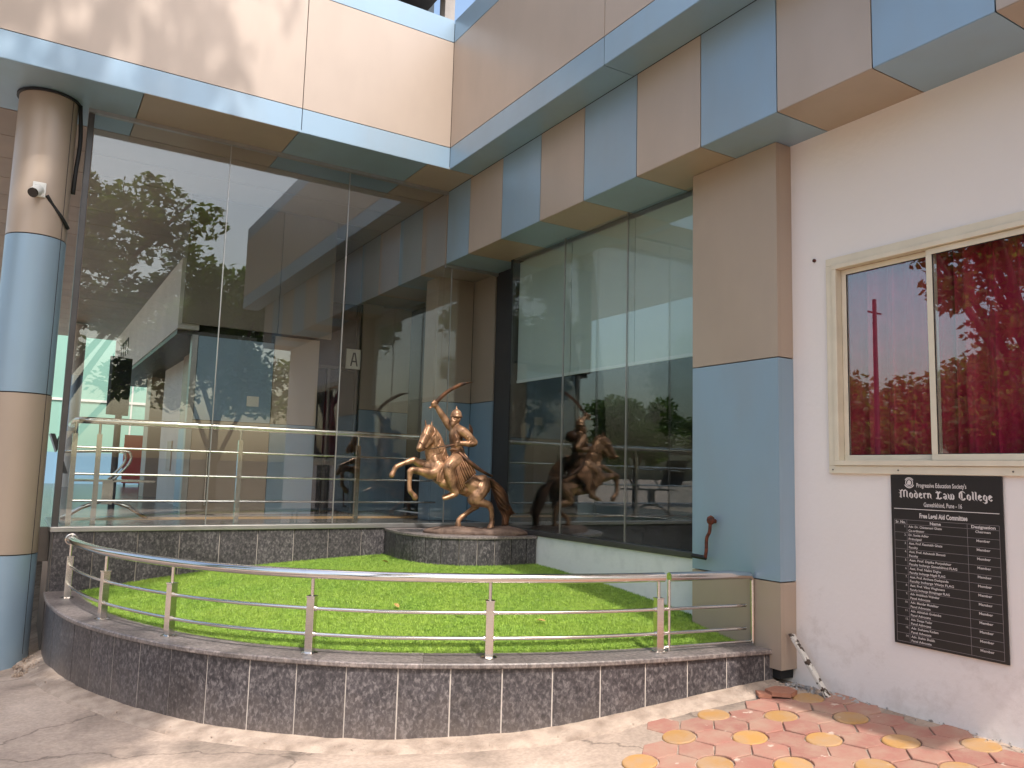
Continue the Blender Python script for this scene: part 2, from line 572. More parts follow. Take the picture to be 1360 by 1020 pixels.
def turf_material():
    m = bpy.data.materials.new('artificial_turf_blades')
    nt, out = nodes(m)
    L = nt.links.new
    b = nt.nodes.new('ShaderNodeBsdfPrincipled')
    b.inputs['Roughness'].default_value = 0.55
    L(b.outputs[0], out.inputs['Surface'])
    geo = nt.nodes.new('ShaderNodeNewGeometry')
    n = nt.nodes.new('ShaderNodeTexNoise')
    n.inputs['Scale'].default_value = 2.2
    n.inputs['Detail'].default_value = 6
    L(geo.outputs['Position'], n.inputs['Vector'])
    n2 = nt.nodes.new('ShaderNodeTexNoise')
    n2.inputs['Scale'].default_value = 120
    n2.inputs['Detail'].default_value = 2
    L(geo.outputs['Position'], n2.inputs['Vector'])
    n4 = nt.nodes.new('ShaderNodeTexNoise')
    n4.inputs['Scale'].default_value = 26
    n4.inputs['Detail'].default_value = 4
    L(geo.outputs['Position'], n4.inputs['Vector'])
    mx4 = nt.nodes.new('ShaderNodeMath')
    mx4.operation = 'ADD'
    L(n2.outputs['Fac'], mx4.inputs[0])
    L(n4.outputs['Fac'], mx4.inputs[1])
    mr4 = nt.nodes.new('ShaderNodeMapRange')
    mr4.inputs['From Min'].default_value = 0.7
    mr4.inputs['From Max'].default_value = 1.3
    L(mx4.outputs[0], mr4.inputs['Value'])
    a = mix_color(nt, mr4.outputs[0], lin(62, 102, 24), lin(160, 192, 80))
    mr = nt.nodes.new('ShaderNodeMapRange')
    mr.inputs['From Min'].default_value = 0.35
    mr.inputs['From Max'].default_value = 0.7
    mr.inputs['To Max'].default_value = 0.45
    L(n.outputs['Fac'], mr.inputs['Value'])
    L(mix_color(nt, mr.outputs[0], a, lin(158, 176, 74)), b.inputs['Base Color'])
    return m


M['turf'] = turf_material()


# ------------------------------------------------------------------ builders
class MB:
    def __init__(self):
        self.v, self.f = [], []

    def add(self, vs, fs):
        n = len(self.v)
        self.v += [tuple(p) for p in vs]
        self.f += [tuple(i + n for i in f) for f in fs]
        return self

    def box(self, x0, x1, y0, y1, z0, z1):
        x0, x1 = min(x0, x1), max(x0, x1)
        y0, y1 = min(y0, y1), max(y0, y1)
        z0, z1 = min(z0, z1), max(z0, z1)
        return self.add([(x0, y0, z0), (x1, y0, z0), (x1, y1, z0), (x0, y1, z0), (x0, y0, z1), (x1, y0, z1), (x1, y1, z1), (x0, y1, z1)],
                        [(3, 2, 1, 0), (4, 5, 6, 7), (0, 1, 5, 4), (1, 2, 6, 5), (2, 3, 7, 6), (3, 0, 4, 7)])

    def prism(self, poly, z0, z1):
        n = len(poly)
        vs = [(p[0], p[1], z0) for p in poly] + [(p[0], p[1], z1) for p in poly]
        fs = [tuple(range(n - 1, -1, -1)), tuple(range(n, 2 * n))]
        fs += [(i, (i + 1) % n, n + (i + 1) % n, n + i) for i in range(n)]
        return self.add(vs, fs)

    def hexa(self, low, up):
        """four low points and four up points, counter-clockwise from above"""
        return self.add(list(low) + list(up), [(3, 2, 1, 0), (4, 5, 6, 7), (0, 1, 5, 4), (1, 2, 6, 5), (2, 3, 7, 6), (3, 0, 4, 7)])

    def tube(self, pts, r, seg=12, closed=False):
        pts = [Vector(p) for p in pts]
        n = len(pts)
        rs = r if isinstance(r, (list, tuple)) else [r] * n
        base = len(self.v)
        t0 = (pts[1] - pts[0]).normalized()
        up = Vector((0, 0, 1)) if abs(t0.z) < 0.95 else Vector((1, 0, 0))
        nrm = (up - t0 * up.dot(t0)).normalized()
        prev = t0
        for i, p in enumerate(pts):
            if closed:
                t = (pts[(i + 1) % n] - pts[i - 1]).normalized()
            else:
                t = (pts[min(i + 1, n - 1)] - pts[max(i - 1, 0)]).normalized()
            q = prev.rotation_difference(t)
            nrm = (q @ nrm)
            nrm = (nrm - t * nrm.dot(t)).normalized()
            prev = t
            b = t.cross(nrm)
            for k in range(seg):
                a = 2 * math.pi * k / seg
                self.v.append(tuple(p + (nrm * math.cos(a) + b * math.sin(a)) * rs[i]))
        m = n if closed else n - 1
        for i in range(m):
            for k in range(seg):
                a, b2 = base + i * seg + k, base + i * seg + (k + 1) % seg
                c, d = base + ((i + 1) % n) * seg + (k + 1) % seg, base + ((i + 1) % n) * seg + k
                self.f.append((a, b2, c, d))
        if not closed:
            self.f.append(tuple(base + k for k in range(seg - 1, -1, -1)))
            self.f.append(tuple(base + (n - 1) * seg + k for k in range(seg)))
        return self

    def lathe(self, prof, c=(0, 0, 0), seg=32):
        """profile of (r, z) turned about a vertical axis, capped"""
        base = len(self.v)
        for (r, z) in prof:
            for k in range(seg):
                a = 2 * math.pi * k / seg
                self.v.append((c[0] + r * math.cos(a), c[1] + r * math.sin(a), c[2] + z))
        for i in range(len(prof) - 1):
            for k in range(seg):
                a, b2 = base + i * seg + k, base + i * seg + (k + 1) % seg
                self.f.append((a, b2, b2 + seg, a + seg))
        self.f.append(tuple(base + k for k in range(seg - 1, -1, -1)))
        t = base + (len(prof) - 1) * seg
        self.f.append(tuple(t + k for k in range(seg)))
        return self

    def xform(self, mtx, start=0):
        self.v[start:] = [tuple(mtx @ Vector(p)) for p in self.v[start:]]
        return self

    def mesh(self, name):
        me = bpy.data.meshes.new(name)
        me.from_pydata(self.v, [], self.f)
        me.update()
        return me

    def build(self, name, m, parent=None, smooth=False, **kw):
        return link(name, self.mesh(name), m, parent, smooth, **kw)


def link(name, me, m=None, parent=None, smooth=False, label=None, cat=None, group=None, kind=None, bevel=0.0, loc=None):
    if m is not None and len(me.materials) == 0:
        me.materials.append(m)
    o = bpy.data.objects.new(name, me)
    COL.objects.link(o)
    if parent is not None:
        o.parent = parent
    if smooth:
        me.polygons.foreach_set('use_smooth', [True] * len(me.polygons))
        if smooth == 'auto':
            md = o.modifiers.new('auto', 'EDGE_SPLIT')
            md.split_angle = math.radians(38)
    if bevel:
        md = o.modifiers.new('bevel', 'BEVEL')
        md.width = bevel
        md.segments = 2
        md.limit_method = 'ANGLE'
    if loc is not None:
        o.location = loc
    return tag(o, label, cat, group, kind)


def tag(o, label=None, cat=None, group=None, kind=None):
    if label:
        o['label'] = label
    if cat:
        o['category'] = cat
    if group:
        o['group'] = group
    if kind:
        o['kind'] = kind
    return o


def thing(name, label, cat, loc=(0, 0, 0), rz=0.0, group=None):
    o = bpy.data.objects.new(name, None)
    COL.objects.link(o)
    o.location = loc
    o.rotation_euler = (0, 0, rz)
    o.empty_display_size = 0.2
    return tag(o, label, cat, group)


def catmull(pts, n=12):
    pts = [Vector(p) for p in pts]
    P = [pts[0] * 2 - pts[1]] + pts + [pts[-1] * 2 - pts[-2]]
    out = []
    for i in range(1, len(P) - 2):
        for k in range(n):
            t = k / n
            a, b, c, d = P[i - 1], P[i], P[i + 1], P[i + 2]
            out.append(0.5 * ((2 * b) + (c - a) * t + (2 * a - 5 * b + 4 * c - d) * t * t + (3 * b - a - 3 * c + d) * t ** 3))
    out.append(pts[-1])
    return out


def resample(pts, step):
    """points at an even arc-length step along a polyline"""
    L_ = [0.0]
    for a, b in zip(pts, pts[1:]):
        L_.append(L_[-1] + (b - a).length)
    n = max(2, int(round(L_[-1] / step)) + 1)
    out = []
    j = 0
    for k in range(n):
        s = L_[-1] * k / (n - 1)
        while j < len(pts) - 2 and L_[j + 1] < s:
            j += 1
        d = L_[j + 1] - L_[j]
        out.append(pts[j].lerp(pts[j + 1], (s - L_[j]) / d if d > 1e-9 else 0))
    return out


def smooth_pts(pts, it):
    for _ in range(it):
        pts = [pts[0]] + [(pts[i - 1] + pts[i] * 2 + pts[i + 1]) / 4 for i in range(1, len(pts) - 1)] + [pts[-1]]
    return pts


def offset(pts, d):
    """shift a plan curve to its left by d"""
    out = []
    for i, p in enumerate(pts):
        t = (pts[min(i + 1, len(pts) - 1)] - pts[max(i - 1, 0)])
        t.z = 0
        t.normalize()
        out.append(Vector((p.x - t.y * d, p.y + t.x * d, p.z)))
    return out


# ------------------------------------------------------------------ key dimensions (metres)
Y_FASCIA, Y_GLASS = 7.41, 8.02          # beam face and shopfront of the left wing
X_BEAM, X_BAND, X_GLASS, X_PIL, X_PLAS = 3.69, 4.00, 4.50, 4.356, 4.51
Z_SOF, Z_BEAM, Z_S1, Z_S2, Z_TOP = 3.98, 4.841, 5.084, 6.288, 6.547
Z_SILL, Z_COP, Z_FLOOR = 1.034, 0.485, 1.02
XL = -1.0                               # outer edge of the porch
Y_END = -0.08                           # near end of the right wing


def sstep(a, b, x):
    t = min(1.0, max(0.0, (x - a) / (b - a)))
    return t * t * (3 - 2 * t)


_gx = [-1e3, 1.6, 2.2, 2.66, 3.1, 3.6, 4.0, 4.5, 6, 1e3]
_gz = [0.01, 0.015, 0.03, 0.06, 0.115, 0.182, 0.222, 0.268, 0.30, 0.30]


def gz(x, y):
    z = float(np.interp(x, _gx, _gz))
    if y < 0:
        z *= max(0.0, 1 + y / 12.0)
    z -= 0.12 * sstep(6.6, 7.8, y) * sstep(0.5, 0.0, x)
    return z


# ------------------------------------------------------------------ ground
xs = sorted(set([round(v, 3) for v in list(np.arange(-2, 5.01, 0.1)) + [-400, -200, -100, -60, -40, -25, -15, -10, -7, -5, -3.5, -2.7, 5.5, 6, 7, 9, 12, 20, 40, 100, 200, 400]]))
ys = sorted(set([round(v, 3) for v in list(np.arange(1.5, 8.6, 0.1)) + [-400, -200, -100, -60, -40, -25, -15, -12, -9, -6, -4, -3, -2, -1, 0, 0.8, 9.5, 11, 14, 18, 25, 40, 80, 200, 400]]))
gv, gf = [], []
for y in ys:
    for x in xs:
        near = 0 < y < 9 and -2 < x < 5
        gv.append((x, y, gz(x, y) + (0.006 * mnoise.noise((x * 1.3, y * 1.3, 0)) if near else 0)))
nx = len(xs)
for j in range(len(ys) - 1):
    for i in range(nx - 1):
        gf.append((j * nx + i, j * nx + i + 1, (j + 1) * nx + i + 1, (j + 1) * nx + i))
MB().add(gv, gf).build('ground', M['ground'], smooth=True, kind='structure')

# ------------------------------------------------------------------ planter outline
_out = [(0.268, 8.0), (0.275, 7.5), (0.335, 6.95), (0.44, 6.47), (0.60, 6.03), (0.79, 5.62), (0.98, 5.30), (1.16, 5.06), (1.35, 4.86), (1.58, 4.65),
        (1.86, 4.44), (2.25, 4.235), (2.66, 4.06), (3.10, 3.915), (3.61, 3.805), (3.96, 3.755), (4.38, 3.69)]
OUT = smooth_pts(resample(catmull([Vector((x, y, 0)) for x, y in _out]), 0.02), 60)   # coping outer edge, left end to right end
WALL = offset(OUT, 0.022)                # face of the tiles
CORE = offset(OUT, 0.0255)
INN = offset(OUT, 0.285)
RAIL = offset(OUT, 0.15)


def cdist(x, y, C=None):
    C = C or INN
    return min((p.x - x) ** 2 + (p.y - y) ** 2 for p in C[::6]) ** 0.5


# cement skirt at the foot of the planter wall
sk = MB()
o1 = offset(OUT, 0.03)
n = len(OUT)
rows = []
for k, d in enumerate((0.03, -0.02, -0.07, -0.12, -0.15)):
    c = offset(OUT, d)
    row = []
    for i in range(0, n, 3):
        p = c[i]
        wob = 0.025 * mnoise.noise((p.x * 5, p.y * 5, k)) if k > 1 else 0
        q = offset(OUT, d - wob)[i] if False else Vector((p.x + wob, p.y - abs(wob), 0))
        h = (0.035, 0.03, 0.02, 0.012, -0.012)[k] + 0.008 * mnoise.noise((p.x * 9, p.y * 9, 3.3 + k))
        row.append((q.x, q.y, gz(q.x, q.y) + h))
    rows.append(row)
m_ = len(rows[0])
for r in rows:
    sk.v += r
for j in range(len(rows) - 1):
    for i in range(m_ - 1):
        sk.f.append((j * m_ + i, (j + 1) * m_ + i, (j + 1) * m_ + i + 1, j * m_ + i + 1))
sk.build('cement_skirt', M['apron'], smooth=True, kind='structure')

# ------------------------------------------------------------------ paving: yellow discs and pink six-sided pavers
paving = bpy.data.objects.new('pavement', None)
COL.objects.link(paving)
paving['kind'] = 'structure'
SP = 0.385
a_dir = Vector((-0.405, -0.106)).normalized()
b_dir = Vector((a_dir.x * 0.5 - a_dir.y * 0.8660254, a_dir.x * 0.8660254 + a_dir.y * 0.5))
P0 = Vector((3.937, 3.28))
RC, GAP = 0.098, 0.004
disc = MB().lathe([(RC - GAP, -0.05), (RC - GAP, -0.002), (RC - GAP - 0.006, 0.003)], seg=28).mesh('paving_disc')
disc.materials.append(M['tile_yellow'])


def pink_mesh():
    # between two discs at (-SP/2,0) and (SP/2,0): rhomb of the lattice with the disc ends cut away
    ch = SP / (2 * math.sqrt(3))
    poly = [(0, -ch + GAP * 1.6)]
    for cx_, s in ((SP / 2, 1), (-SP / 2, -1)):
        arc = []
        for k in range(7):
            an = math.radians(-30 + 60 * k / 6 + 1.2 * (1 if k == 0 else -1 if k == 6 else 0))
            arc.append((cx_ - s * (RC + GAP) * math.cos(an), s * (RC + GAP) * math.sin(an)))
        poly += arc
        poly.append((0, s * (ch - GAP * 1.6)))
    poly = poly[:-1]
    mb = MB().prism(poly, -0.05, -0.001)
    nb = len(poly)
    cen = [(p[0] * 0.965, p[1] * 0.965) for p in poly]
    top = [(p[0], p[1], 0.003) for p in cen]
    base = len(mb.v)
    mb.f = [f for f in mb.f if f != tuple(range(nb, 2 * nb))]
    mb.v += top
    mb.f += [(nb + i, nb + (i + 1) % nb, base + (i + 1) % nb, base + i) for i in range(nb)]
    mb.f.append(tuple(base + i for i in range(nb)))
    return mb.mesh('paving_stone')


pink = pink_mesh()
pink.materials.append(M['tile_pink'])


def in_paving(x, y):
    if y < 0.9 or x > 4.47 or y > 3.75:
        return False
    d = min(((p.x - x) ** 2 + (p.y - y) ** 2) ** 0.5 for p in OUT[::8])
    if d < 0.17 or (x < 3.3 and d < 0.36):
        return False
    return (x - 2.72) - (y - 3.15) * 0.9 > 0 if y > 2.4 else x > 2.05


def lay(name, me, x, y, rz):
    e = 0.05
    sx = (gz(x + e, y) - gz(x - e, y)) / (2 * e)
    o = bpy.data.objects.new(name, me)
    COL.objects.link(o)
    o.parent = paving
    R = Matrix.Rotation(-math.atan(sx) + random.uniform(-.006, .006), 4, 'Y') @ Matrix.Rotation(random.uniform(-.006, .006), 4, 'X') @ Matrix.Rotation(rz, 4, 'Z')
    o.matrix_local = Matrix.Translation((x, y, gz(x, y) + 0.008 + random.uniform(-.003, .003))) @ R
    return o


for i in range(-9, 10):
    for j in range(-9, 10):
        c = P0 + a_dir * (SP * i) + b_dir * (SP * j)
        if in_paving(c.x, c.y):
            lay('paving_disc', disc, c.x, c.y, random.uniform(0, 6))
        for v in (a_dir, b_dir, b_dir - a_dir):
            mid = c + v * (SP / 2)
            if in_paving(mid.x, mid.y):
                lay('paving_stone', pink, mid.x, mid.y, math.atan2(v.y, v.x))

# ------------------------------------------------------------------ the college building
bld = thing('college_building', 'college building clad in beige and blue panels with two glass shopfronts', 'building', (3.7, 7.4, 0))
BP = Matrix.Translation((-3.7, -7.4, 0))


def part(name, mb, m, parent=None, smooth=False, **kw):
    """mesh given in world coordinates, child of the college building or one of its parts"""
    o = mb.build(name, m, parent or bld, smooth, **kw)
    o.matrix_parent_inverse = BP if (parent is None or parent is bld) else Matrix.Identity(4)
    return o


T, G = 0.03, 0.004          # panel thickness, half joint


def panel_y(x0, x1, z0, z1, y, m, name='cladding_panel', parent=None, g=G):
    """panel whose face looks towards -Y"""
    return part(name, MB().box(x0 + g, x1 - g, y, y + T, z0 + g, z1 - g), m, parent)


def panel_x(y0, y1, z0, z1, x, m, name='cladding_panel', parent=None, g=G):
    return part(name, MB().box(x, x + T, y0 + g, y1 - g, z0 + g, z1 - g), m, parent)


def panel_dn(x0, x1, y0, y1, z, m, name='soffit_panel', parent=None, g=G):
    return part(name, MB().box(x0 + g, x1 - g, y0 + g, y1 - g, z, z + T), m, parent)


# dark carcass behind the joints (beams of both wings)
part('beam_core', MB().box(XL + 0.01, X_BEAM + 0.02, Y_FASCIA + T, Y_FASCIA + 0.25, Z_BEAM + T, Z_TOP - 0.02), M['joint'])
part('beam_core', MB().box(X_BEAM + T, X_BEAM + 0.27, -0.63, Y_FASCIA + 0.26, Z_BEAM + T + 0.001, Z_TOP - 0.021), M['joint'])
part('band_core', MB().box(X_BAND + T, X_BAND + 0.30, Y_END + 0.02, 12.0, Z_SOF + T, Z_BEAM + 0.2), M['joint'])
part('roof', MB().box(XL + 0.02, X_BEAM + 0.2, Y_FASCIA + 0.05, 23.4, Z_TOP - 0.12, Z_TOP - 0.03).box(X_BEAM + 0.05, 12, Y_END + 0.03, 23.3, Z_TOP - 0.13, Z_TOP - 0.04), M['roof'])
part('outer_wall', MB().box(11.8, 12, Y_END + 0.03, 23, 0, Z_TOP - 0.14).box(X_PLAS + 0.25, 11.8, Y_END + 0.04, Y_END + 0.2, 0, Z_TOP - 0.14), M['grey_wall'])

# left wing fascia
xj = [XL, 2.07, X_BEAM]
for a, b in zip(xj, xj[1:]):
    e = 0 if b < X_BEAM else 0.0
    panel_y(a, b, Z_BEAM, Z_S1, Y_FASCIA, M['blue'])
    panel_y(a, b, Z_S1, Z_S2, Y_FASCIA, M['beige'])
    panel_y(a, b, Z_S2, Z_TOP, Y_FASCIA, M['blue'])
# porch edge fascia (faces -X, out of the photograph)
for a, b in ((Y_FASCIA + T + .002, 12), (12, 17), (17, 23.3)):
    panel_x(a, b, Z_BEAM, Z_TOP, XL, M['beige'])
# right wing fascia (faces -X)
yj = [-0.65, 2.07, 4.74, Y_FASCIA]
for a, b in zip(yj, yj[1:]):
    panel_x(a, b, Z_BEAM, Z_S1, X_BEAM, M['blue'])
    panel_x(a, b, Z_S1, Z_S2, X_BEAM, M['beige'])
    panel_x(a, b, Z_S2, Z_TOP, X_BEAM, M['blue'])
# soffit of the left beam
sj = [(XL, 0.672, 'blue'), (0.672, 2.05, 'brown'), (2.05, 3.43, 'blue'), (3.43, X_BAND, 'brown')]
for a, b, c in sj:
    panel_dn(a, b, Y_FASCIA, 8.50, Z_BEAM, M[c])
# soffit of the right beam, out to the chequered band
for a, b in zip(yj, yj[1:]):
    panel_dn(X_BEAM, X_BAND, a, b, Z_BEAM, M['blue'])
# chequered band
bj = [Y_END, 0.55, 1.25, 1.95, 2.632, 3.312, 3.994, 4.70, 5.40, 6.09, 6.80, 7.50, Y_GLASS + 0.01]
bc = ['brown', 'blue', 'beige', 'beige', 'blue', 'beige', 'blue', 'beige', 'blue', 'beige', 'blue', 'blue']
bc = ['blue', 'beige', 'blue', 'beige', 'blue', 'beige', 'blue', 'beige', 'blue', 'beige', 'blue', 'beige', 'blue']
cols = {}
order = ['blue', 'beige', 'blue', 'beige', 'blue', 'beige', 'blue', 'beige', 'blue', 'beige', 'blue', 'beige']
# from the far corner towards the camera: blue, beige, blue, beige ...
segs = list(zip(bj, bj[1:]))[::-1]
for k, (a, b) in enumerate(segs):
    c = 'blue' if k % 2 == 0 else 'beige'
    panel_x(a, b, Z_SOF, Z_BEAM, X_BAND, M[c])
    panel_dn(X_BAND, X_GLASS + (0.06 if a < 7 else 0.2), a, b, Z_SOF, M['blue' if c == 'blue' else 'brown'])
# the band runs on behind the glass
ij = [8.04, 8.72, 9.40, 10.08, 10.76, 11.44, 12.1]
for k, (a, b) in enumerate(zip(ij, ij[1:])):
    c = 'beige' if k % 2 == 0 else 'blue'
    panel_x(a, b, Z_SOF, Z_BEAM, X_BAND, M[c])
    panel_dn(X_BAND, 4.72, a, b, Z_SOF, M['brown' if c == 'beige' else 'blue'])

# square pillar between the right shopfront and the annex
pil = part('pillar', MB().box(X_PIL + T, 4.62, 3.62 + T, 4.40, 0.30, Z_SOF), M['joint'])
for z0, z1, c in ((0.93, 2.444, 'blue'), (2.444, Z_SOF, 'brown'), (0.36, 0.93, 'brown')):
    part('pillar_panel', MB().box(X_PIL, X_PIL + T, 3.62, 4.433, z0 + G, z1 - G), M[c], pil)
    part('pillar_panel', MB().box(X_PIL + T + 0.001, 4.62, 3.62, 3.62 + T - 0.001, z0 + G, z1 - G), M[c], pil)
part('pillar_return', MB().box(X_PIL + T, 4.62, 4.401, 4.433, 0.3, Z_SOF), M['brown'])

# round column at the left end of the glass
CC, CR = (-0.033, 8.05), 0.233
colm = part('round_column', MB().lathe([(CR - 0.012, -0.3), (CR - 0.012, Z_BEAM + 0.02)], (CC[0], CC[1], 0), 40), M['joint'], smooth='auto')
zs_ = [-0.3, 0.816, 2.167, 3.537, Z_BEAM - 0.02]
for k in range(4):
    o = part('column_casing', MB().lathe([(CR, zs_[k] + 0.005), (CR, zs_[k + 1] - 0.005)], (CC[0], CC[1], 0), 56), M['blue' if k % 2 == 0 else 'brown'], colm, smooth='auto')
an = math.radians(-38)
part('column_seam', MB().box(CC[0] + (CR + .001) * math.cos(an), CC[0] + (CR + .001) * math.cos(an) + .004, CC[1] + CR * math.sin(an) - .003, CC[1] + CR * math.sin(an) + .003, 0, Z_BEAM - 0.03), M['joint'])
part('column_collar', MB().lathe([(CR + 0.02, Z_BEAM - 0.025), (CR + 0.02, Z_BEAM - 0.004)], (CC[0], CC[1], 0), 48), M['black'], smooth='auto')
part('column_cable', MB().tube(catmull([(0.21, 8.0, 4.83), (0.235, 8.0, 4.5), (0.22, 8.0, 4.2), (0.215, 8.02, 4.0)], 5), 0.018, 8), M['rubber'], smooth=True)

# plinth of the left shopfront: granite band under the glass
part('plinth_core', MB().box(0.30, 4.7, Y_GLASS + 0.002, 8.22, 0.0, Z_SILL - 0.05), M['grout'])
tw = 0.357
x = 0.30
xt = [0.30, 0.619]
while xt[-1] + tw < 4.5:
    xt.append(xt[-1] + tw)
for a, b in zip(xt, xt[1:]):
    part('granite_tile', MB().box(a + 0.005, b - 0.005, Y_GLASS - 0.018, Y_GLASS, 0.2, Z_SILL - 0.048), M['granite'])
part('end_cladding', MB().box(0.282, 0.30, Y_GLASS - 0.018, 9.4, -0.15, Z_SILL - 0.048), M['alu_dark'])
part('sill', MB().box(0.275, 3.62, Y_GLASS - 0.035, Y_GLASS + 0.07, Z_SILL - 0.046, Z_SILL), M['alu'], bevel=0.006)
part('sill', MB().box(3.622, 4.70, Y_GLASS - 0.015, Y_GLASS + 0.07, Z_SILL - 0.046, Z_SILL - 0.004), M['alu'], bevel=0.006)
part('sill', MB().box(0.270, 0.36, Y_GLASS + 0.072, 9.4, Z_SILL - 0.046, Z_SILL), M['alu'], bevel=0.006)
part('corner_post', MB().box(0.285, 0.335, Y_GLASS + 0.03, Y_GLASS + 0.17, Z_SILL, Z_BEAM), M['alu_dark'], bevel=0.004)
# glass panes
xg = [0.337, 1.557, 2.806, X_BAND - 0.01]
for a, b in zip(xg, xg[1:]):
    part('glass_pane', MB().box(a + 0.003, b - 0.003, Y_GLASS + 0.02, Y_GLASS + 0.032, Z_SILL + 0.002, Z_BEAM - 0.012), M['glass'])
part('glass_pane', MB().box(X_BAND - 0.007, 4.086, Y_GLASS + 0.02, Y_GLASS + 0.032, Z_SILL + 0.002, Z_SOF - 0.012), M['glass'])
part('glass_pane', MB().box(4.092, 4.69, Y_GLASS + 0.02, Y_GLASS + 0.032, Z_SILL + 0.002, Z_SOF - 0.012), M['glass'])
part('glass_pane', MB().box(0.305, 0.317, Y_GLASS + 0.18, 9.4, Z_SILL + 0.002, Z_BEAM - 0.012), M['glass'])
for xx in (1.557, 2.806):
    part('glass_joint', MB().box(xx - 0.004, xx + 0.004, Y_GLASS + 0.017, Y_GLASS + 0.035, Z_SILL, Z_BEAM), M['alu'])
part('glass_joint', MB().box(4.085, 4.093, Y_GLASS + 0.017, Y_GLASS + 0.035, Z_SILL, Z_SOF), M['alu'])
part('top_track', MB().box(0.28, X_BAND - 0.002, Y_GLASS, Y_GLASS + 0.05, Z_BEAM - 0.035, Z_BEAM - 0.001), M['alu'])
part('top_track', MB().box(X_BAND, 4.70, Y_GLASS, Y_GLASS + 0.05, Z_SOF - 0.035, Z_SOF - 0.001), M['alu'])

# right shopfront: white plinth, frame, three panes
part('white_plinth', MB().box(X_GLASS - 0.015, 4.7, 4.434, 8.0, 0.2, Z_SILL - 0.05), M['white_plinth'])
part('sill', MB().box(X_GLASS - 0.035, X_GLASS + 0.06, 4.436, 7.40, Z_SILL - 0.048, Z_SILL - 0.002), M['alu_dark'], bevel=0.005)
part('corner_mullion', MB().box(4.70, 4.86, 7.40, 8.05, Z_SILL - 0.05, Z_SOF), M['black'])
part('corner_mullion', MB().box(X_GLASS + 0.01, 4.70, 7.385, 7.425, Z_SILL - 0.04, Z_SOF), M['black'])
yg = [4.436, 5.41, 6.386, 7.38]
for a, b in zip(yg, yg[1:]):
    part('glass_pane', MB().box(X_GLASS + 0.01, X_GLASS + 0.022, a + 0.003, b - 0.003, Z_SILL, Z_SOF - 0.003), M['glass_green'])
for yy in yg[1:3]:
    part('glass_joint', MB().box(X_GLASS + 0.007, X_GLASS + 0.025, yy - 0.004, yy + 0.004, Z_SILL, Z_SOF - 0.003), M['alu'])
# room behind the right shopfront
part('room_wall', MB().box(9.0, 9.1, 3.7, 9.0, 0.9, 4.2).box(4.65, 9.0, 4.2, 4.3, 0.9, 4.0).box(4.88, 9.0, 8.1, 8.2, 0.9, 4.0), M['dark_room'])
part('room_ceiling', MB().box(X_GLASS + 0.27, 9.0, 4.3, 8.1, Z_SOF + 0.05, Z_SOF + 0.1), M['white_wall'])
part('room_floor', MB().box(4.56, 9.0, 4.3, 8.1, 0.9, Z_FLOOR - 0.03), M['lobby_floor'])

# storey above, set back behind the parapet
part('upper_wall', MB().box(XL, 4.12, 8.9, 9.0, Z_TOP - 0.1, 10.5), M['far_dark'])
part('upper_slab', MB().box(XL, 3.9, 8.0, 9.2, 7.35, 7.6), M['alu_dark'])
part('upper_column', MB().box(3.92, 4.05, 8.15, 8.3, Z_TOP - 0.1, 10.5), M['concrete'])

# ------------------------------------------------------------------ lobby behind the left glass
part('lobby_floor', MB().box(XL, 4.7, 8.22, 24, Z_FLOOR - 0.3, Z_FLOOR), M['lobby_floor'])
part('floor_border', MB().box(0.5, 4.68, 9.1, 9.45, Z_FLOOR, Z_FLOOR + 0.004), M['tan_stripe'])
y = 8.51
while y < 23:
    part('ceiling_strip', MB().box(XL, X_BAND, y + 0.008, y + 0.702, Z_BEAM, Z_BEAM + 0.02), M['ceiling'])
    y += 0.71
part('ceiling_core', MB().box(XL, X_BAND, 8.51, 23.2, Z_BEAM + 0.03, Z_BEAM + 0.06), M['joint'])
# panelled wall across the lobby
YW = 10.0
part('lobby_wall', MB().box(1.72, 3.2, YW + T + 0.005, YW + 0.2, Z_FLOOR, Z_BEAM), M['joint'])
panel_y(1.71, 2.62, 2.135, 3.15, YW, M['blue'])
panel_y(1.71, 2.62, Z_FLOOR, 2.135, YW, M['brown'])
panel_y(2.62, 3.2, 2.135, 3.25, YW, M['brown'])
panel_y(2.62, 3.2, Z_FLOOR, 2.135, YW, M['blue'])
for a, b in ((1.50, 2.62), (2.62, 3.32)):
    panel_y(a, b, 3.26, Z_BEAM - 0.01, YW - 0.10, M['panel_shade'])
part('lobby_wall_edge', MB().box(1.64, 1.705, YW - 0.02, YW + 0.1, Z_FLOOR, 3.15), M['alu'])
hd = part('lobby_header', MB().box(1.46, 1.7, YW - 0.06, 17.6, 3.2, 4.05), M['white_wall'])
part('lobby_header_soffit', MB().box(1.47, 2.4, YW + 0.02, 17.6, 3.14, 3.195), M['alu_dark'])
for k in range(4):
    part('header_letter', MB().box(1.452, 1.459, 15.2 + k * 0.36, 15.2 + k * 0.36 + 0.07, 3.5, 3.78).box(1.452, 1.459, 15.2 + k * 0.36, 15.2 + k * 0.36 + 0.25, 3.74, 3.79), M['ink'])
part('lobby_side_wall', MB().box(1.95, 2.1, 12.2, 14.2, Z_FLOOR, 3.14), M['white_wall'])
part('lobby_side_wall', MB().box(1.98, 2.1, 10.25, 11.6, Z_FLOOR, 3.14), M['lilac'])
part('lobby_side_pier', MB().box(1.9, 2.15, 11.65, 12.15, 2.1, 3.14), M['brown'])
part('lobby_side_pier', MB().box(1.9, 2.15, 11.65, 12.15, Z_FLOOR, 2.1), M['blue'])
part('lobby_side_pier', MB().box(1.9, 2.15, 15.4, 16.0, Z_FLOOR, 3.14), M['brown'])
part('side_wall_panel', MB().box(1.93, 1.95, 12.9, 13.3, 1.5, 1.95), M['brown'])
part('far_wall', MB().box(2.2, 2.3, 14.2, 17.6, Z_FLOOR, 3.14), M['dark_room'])
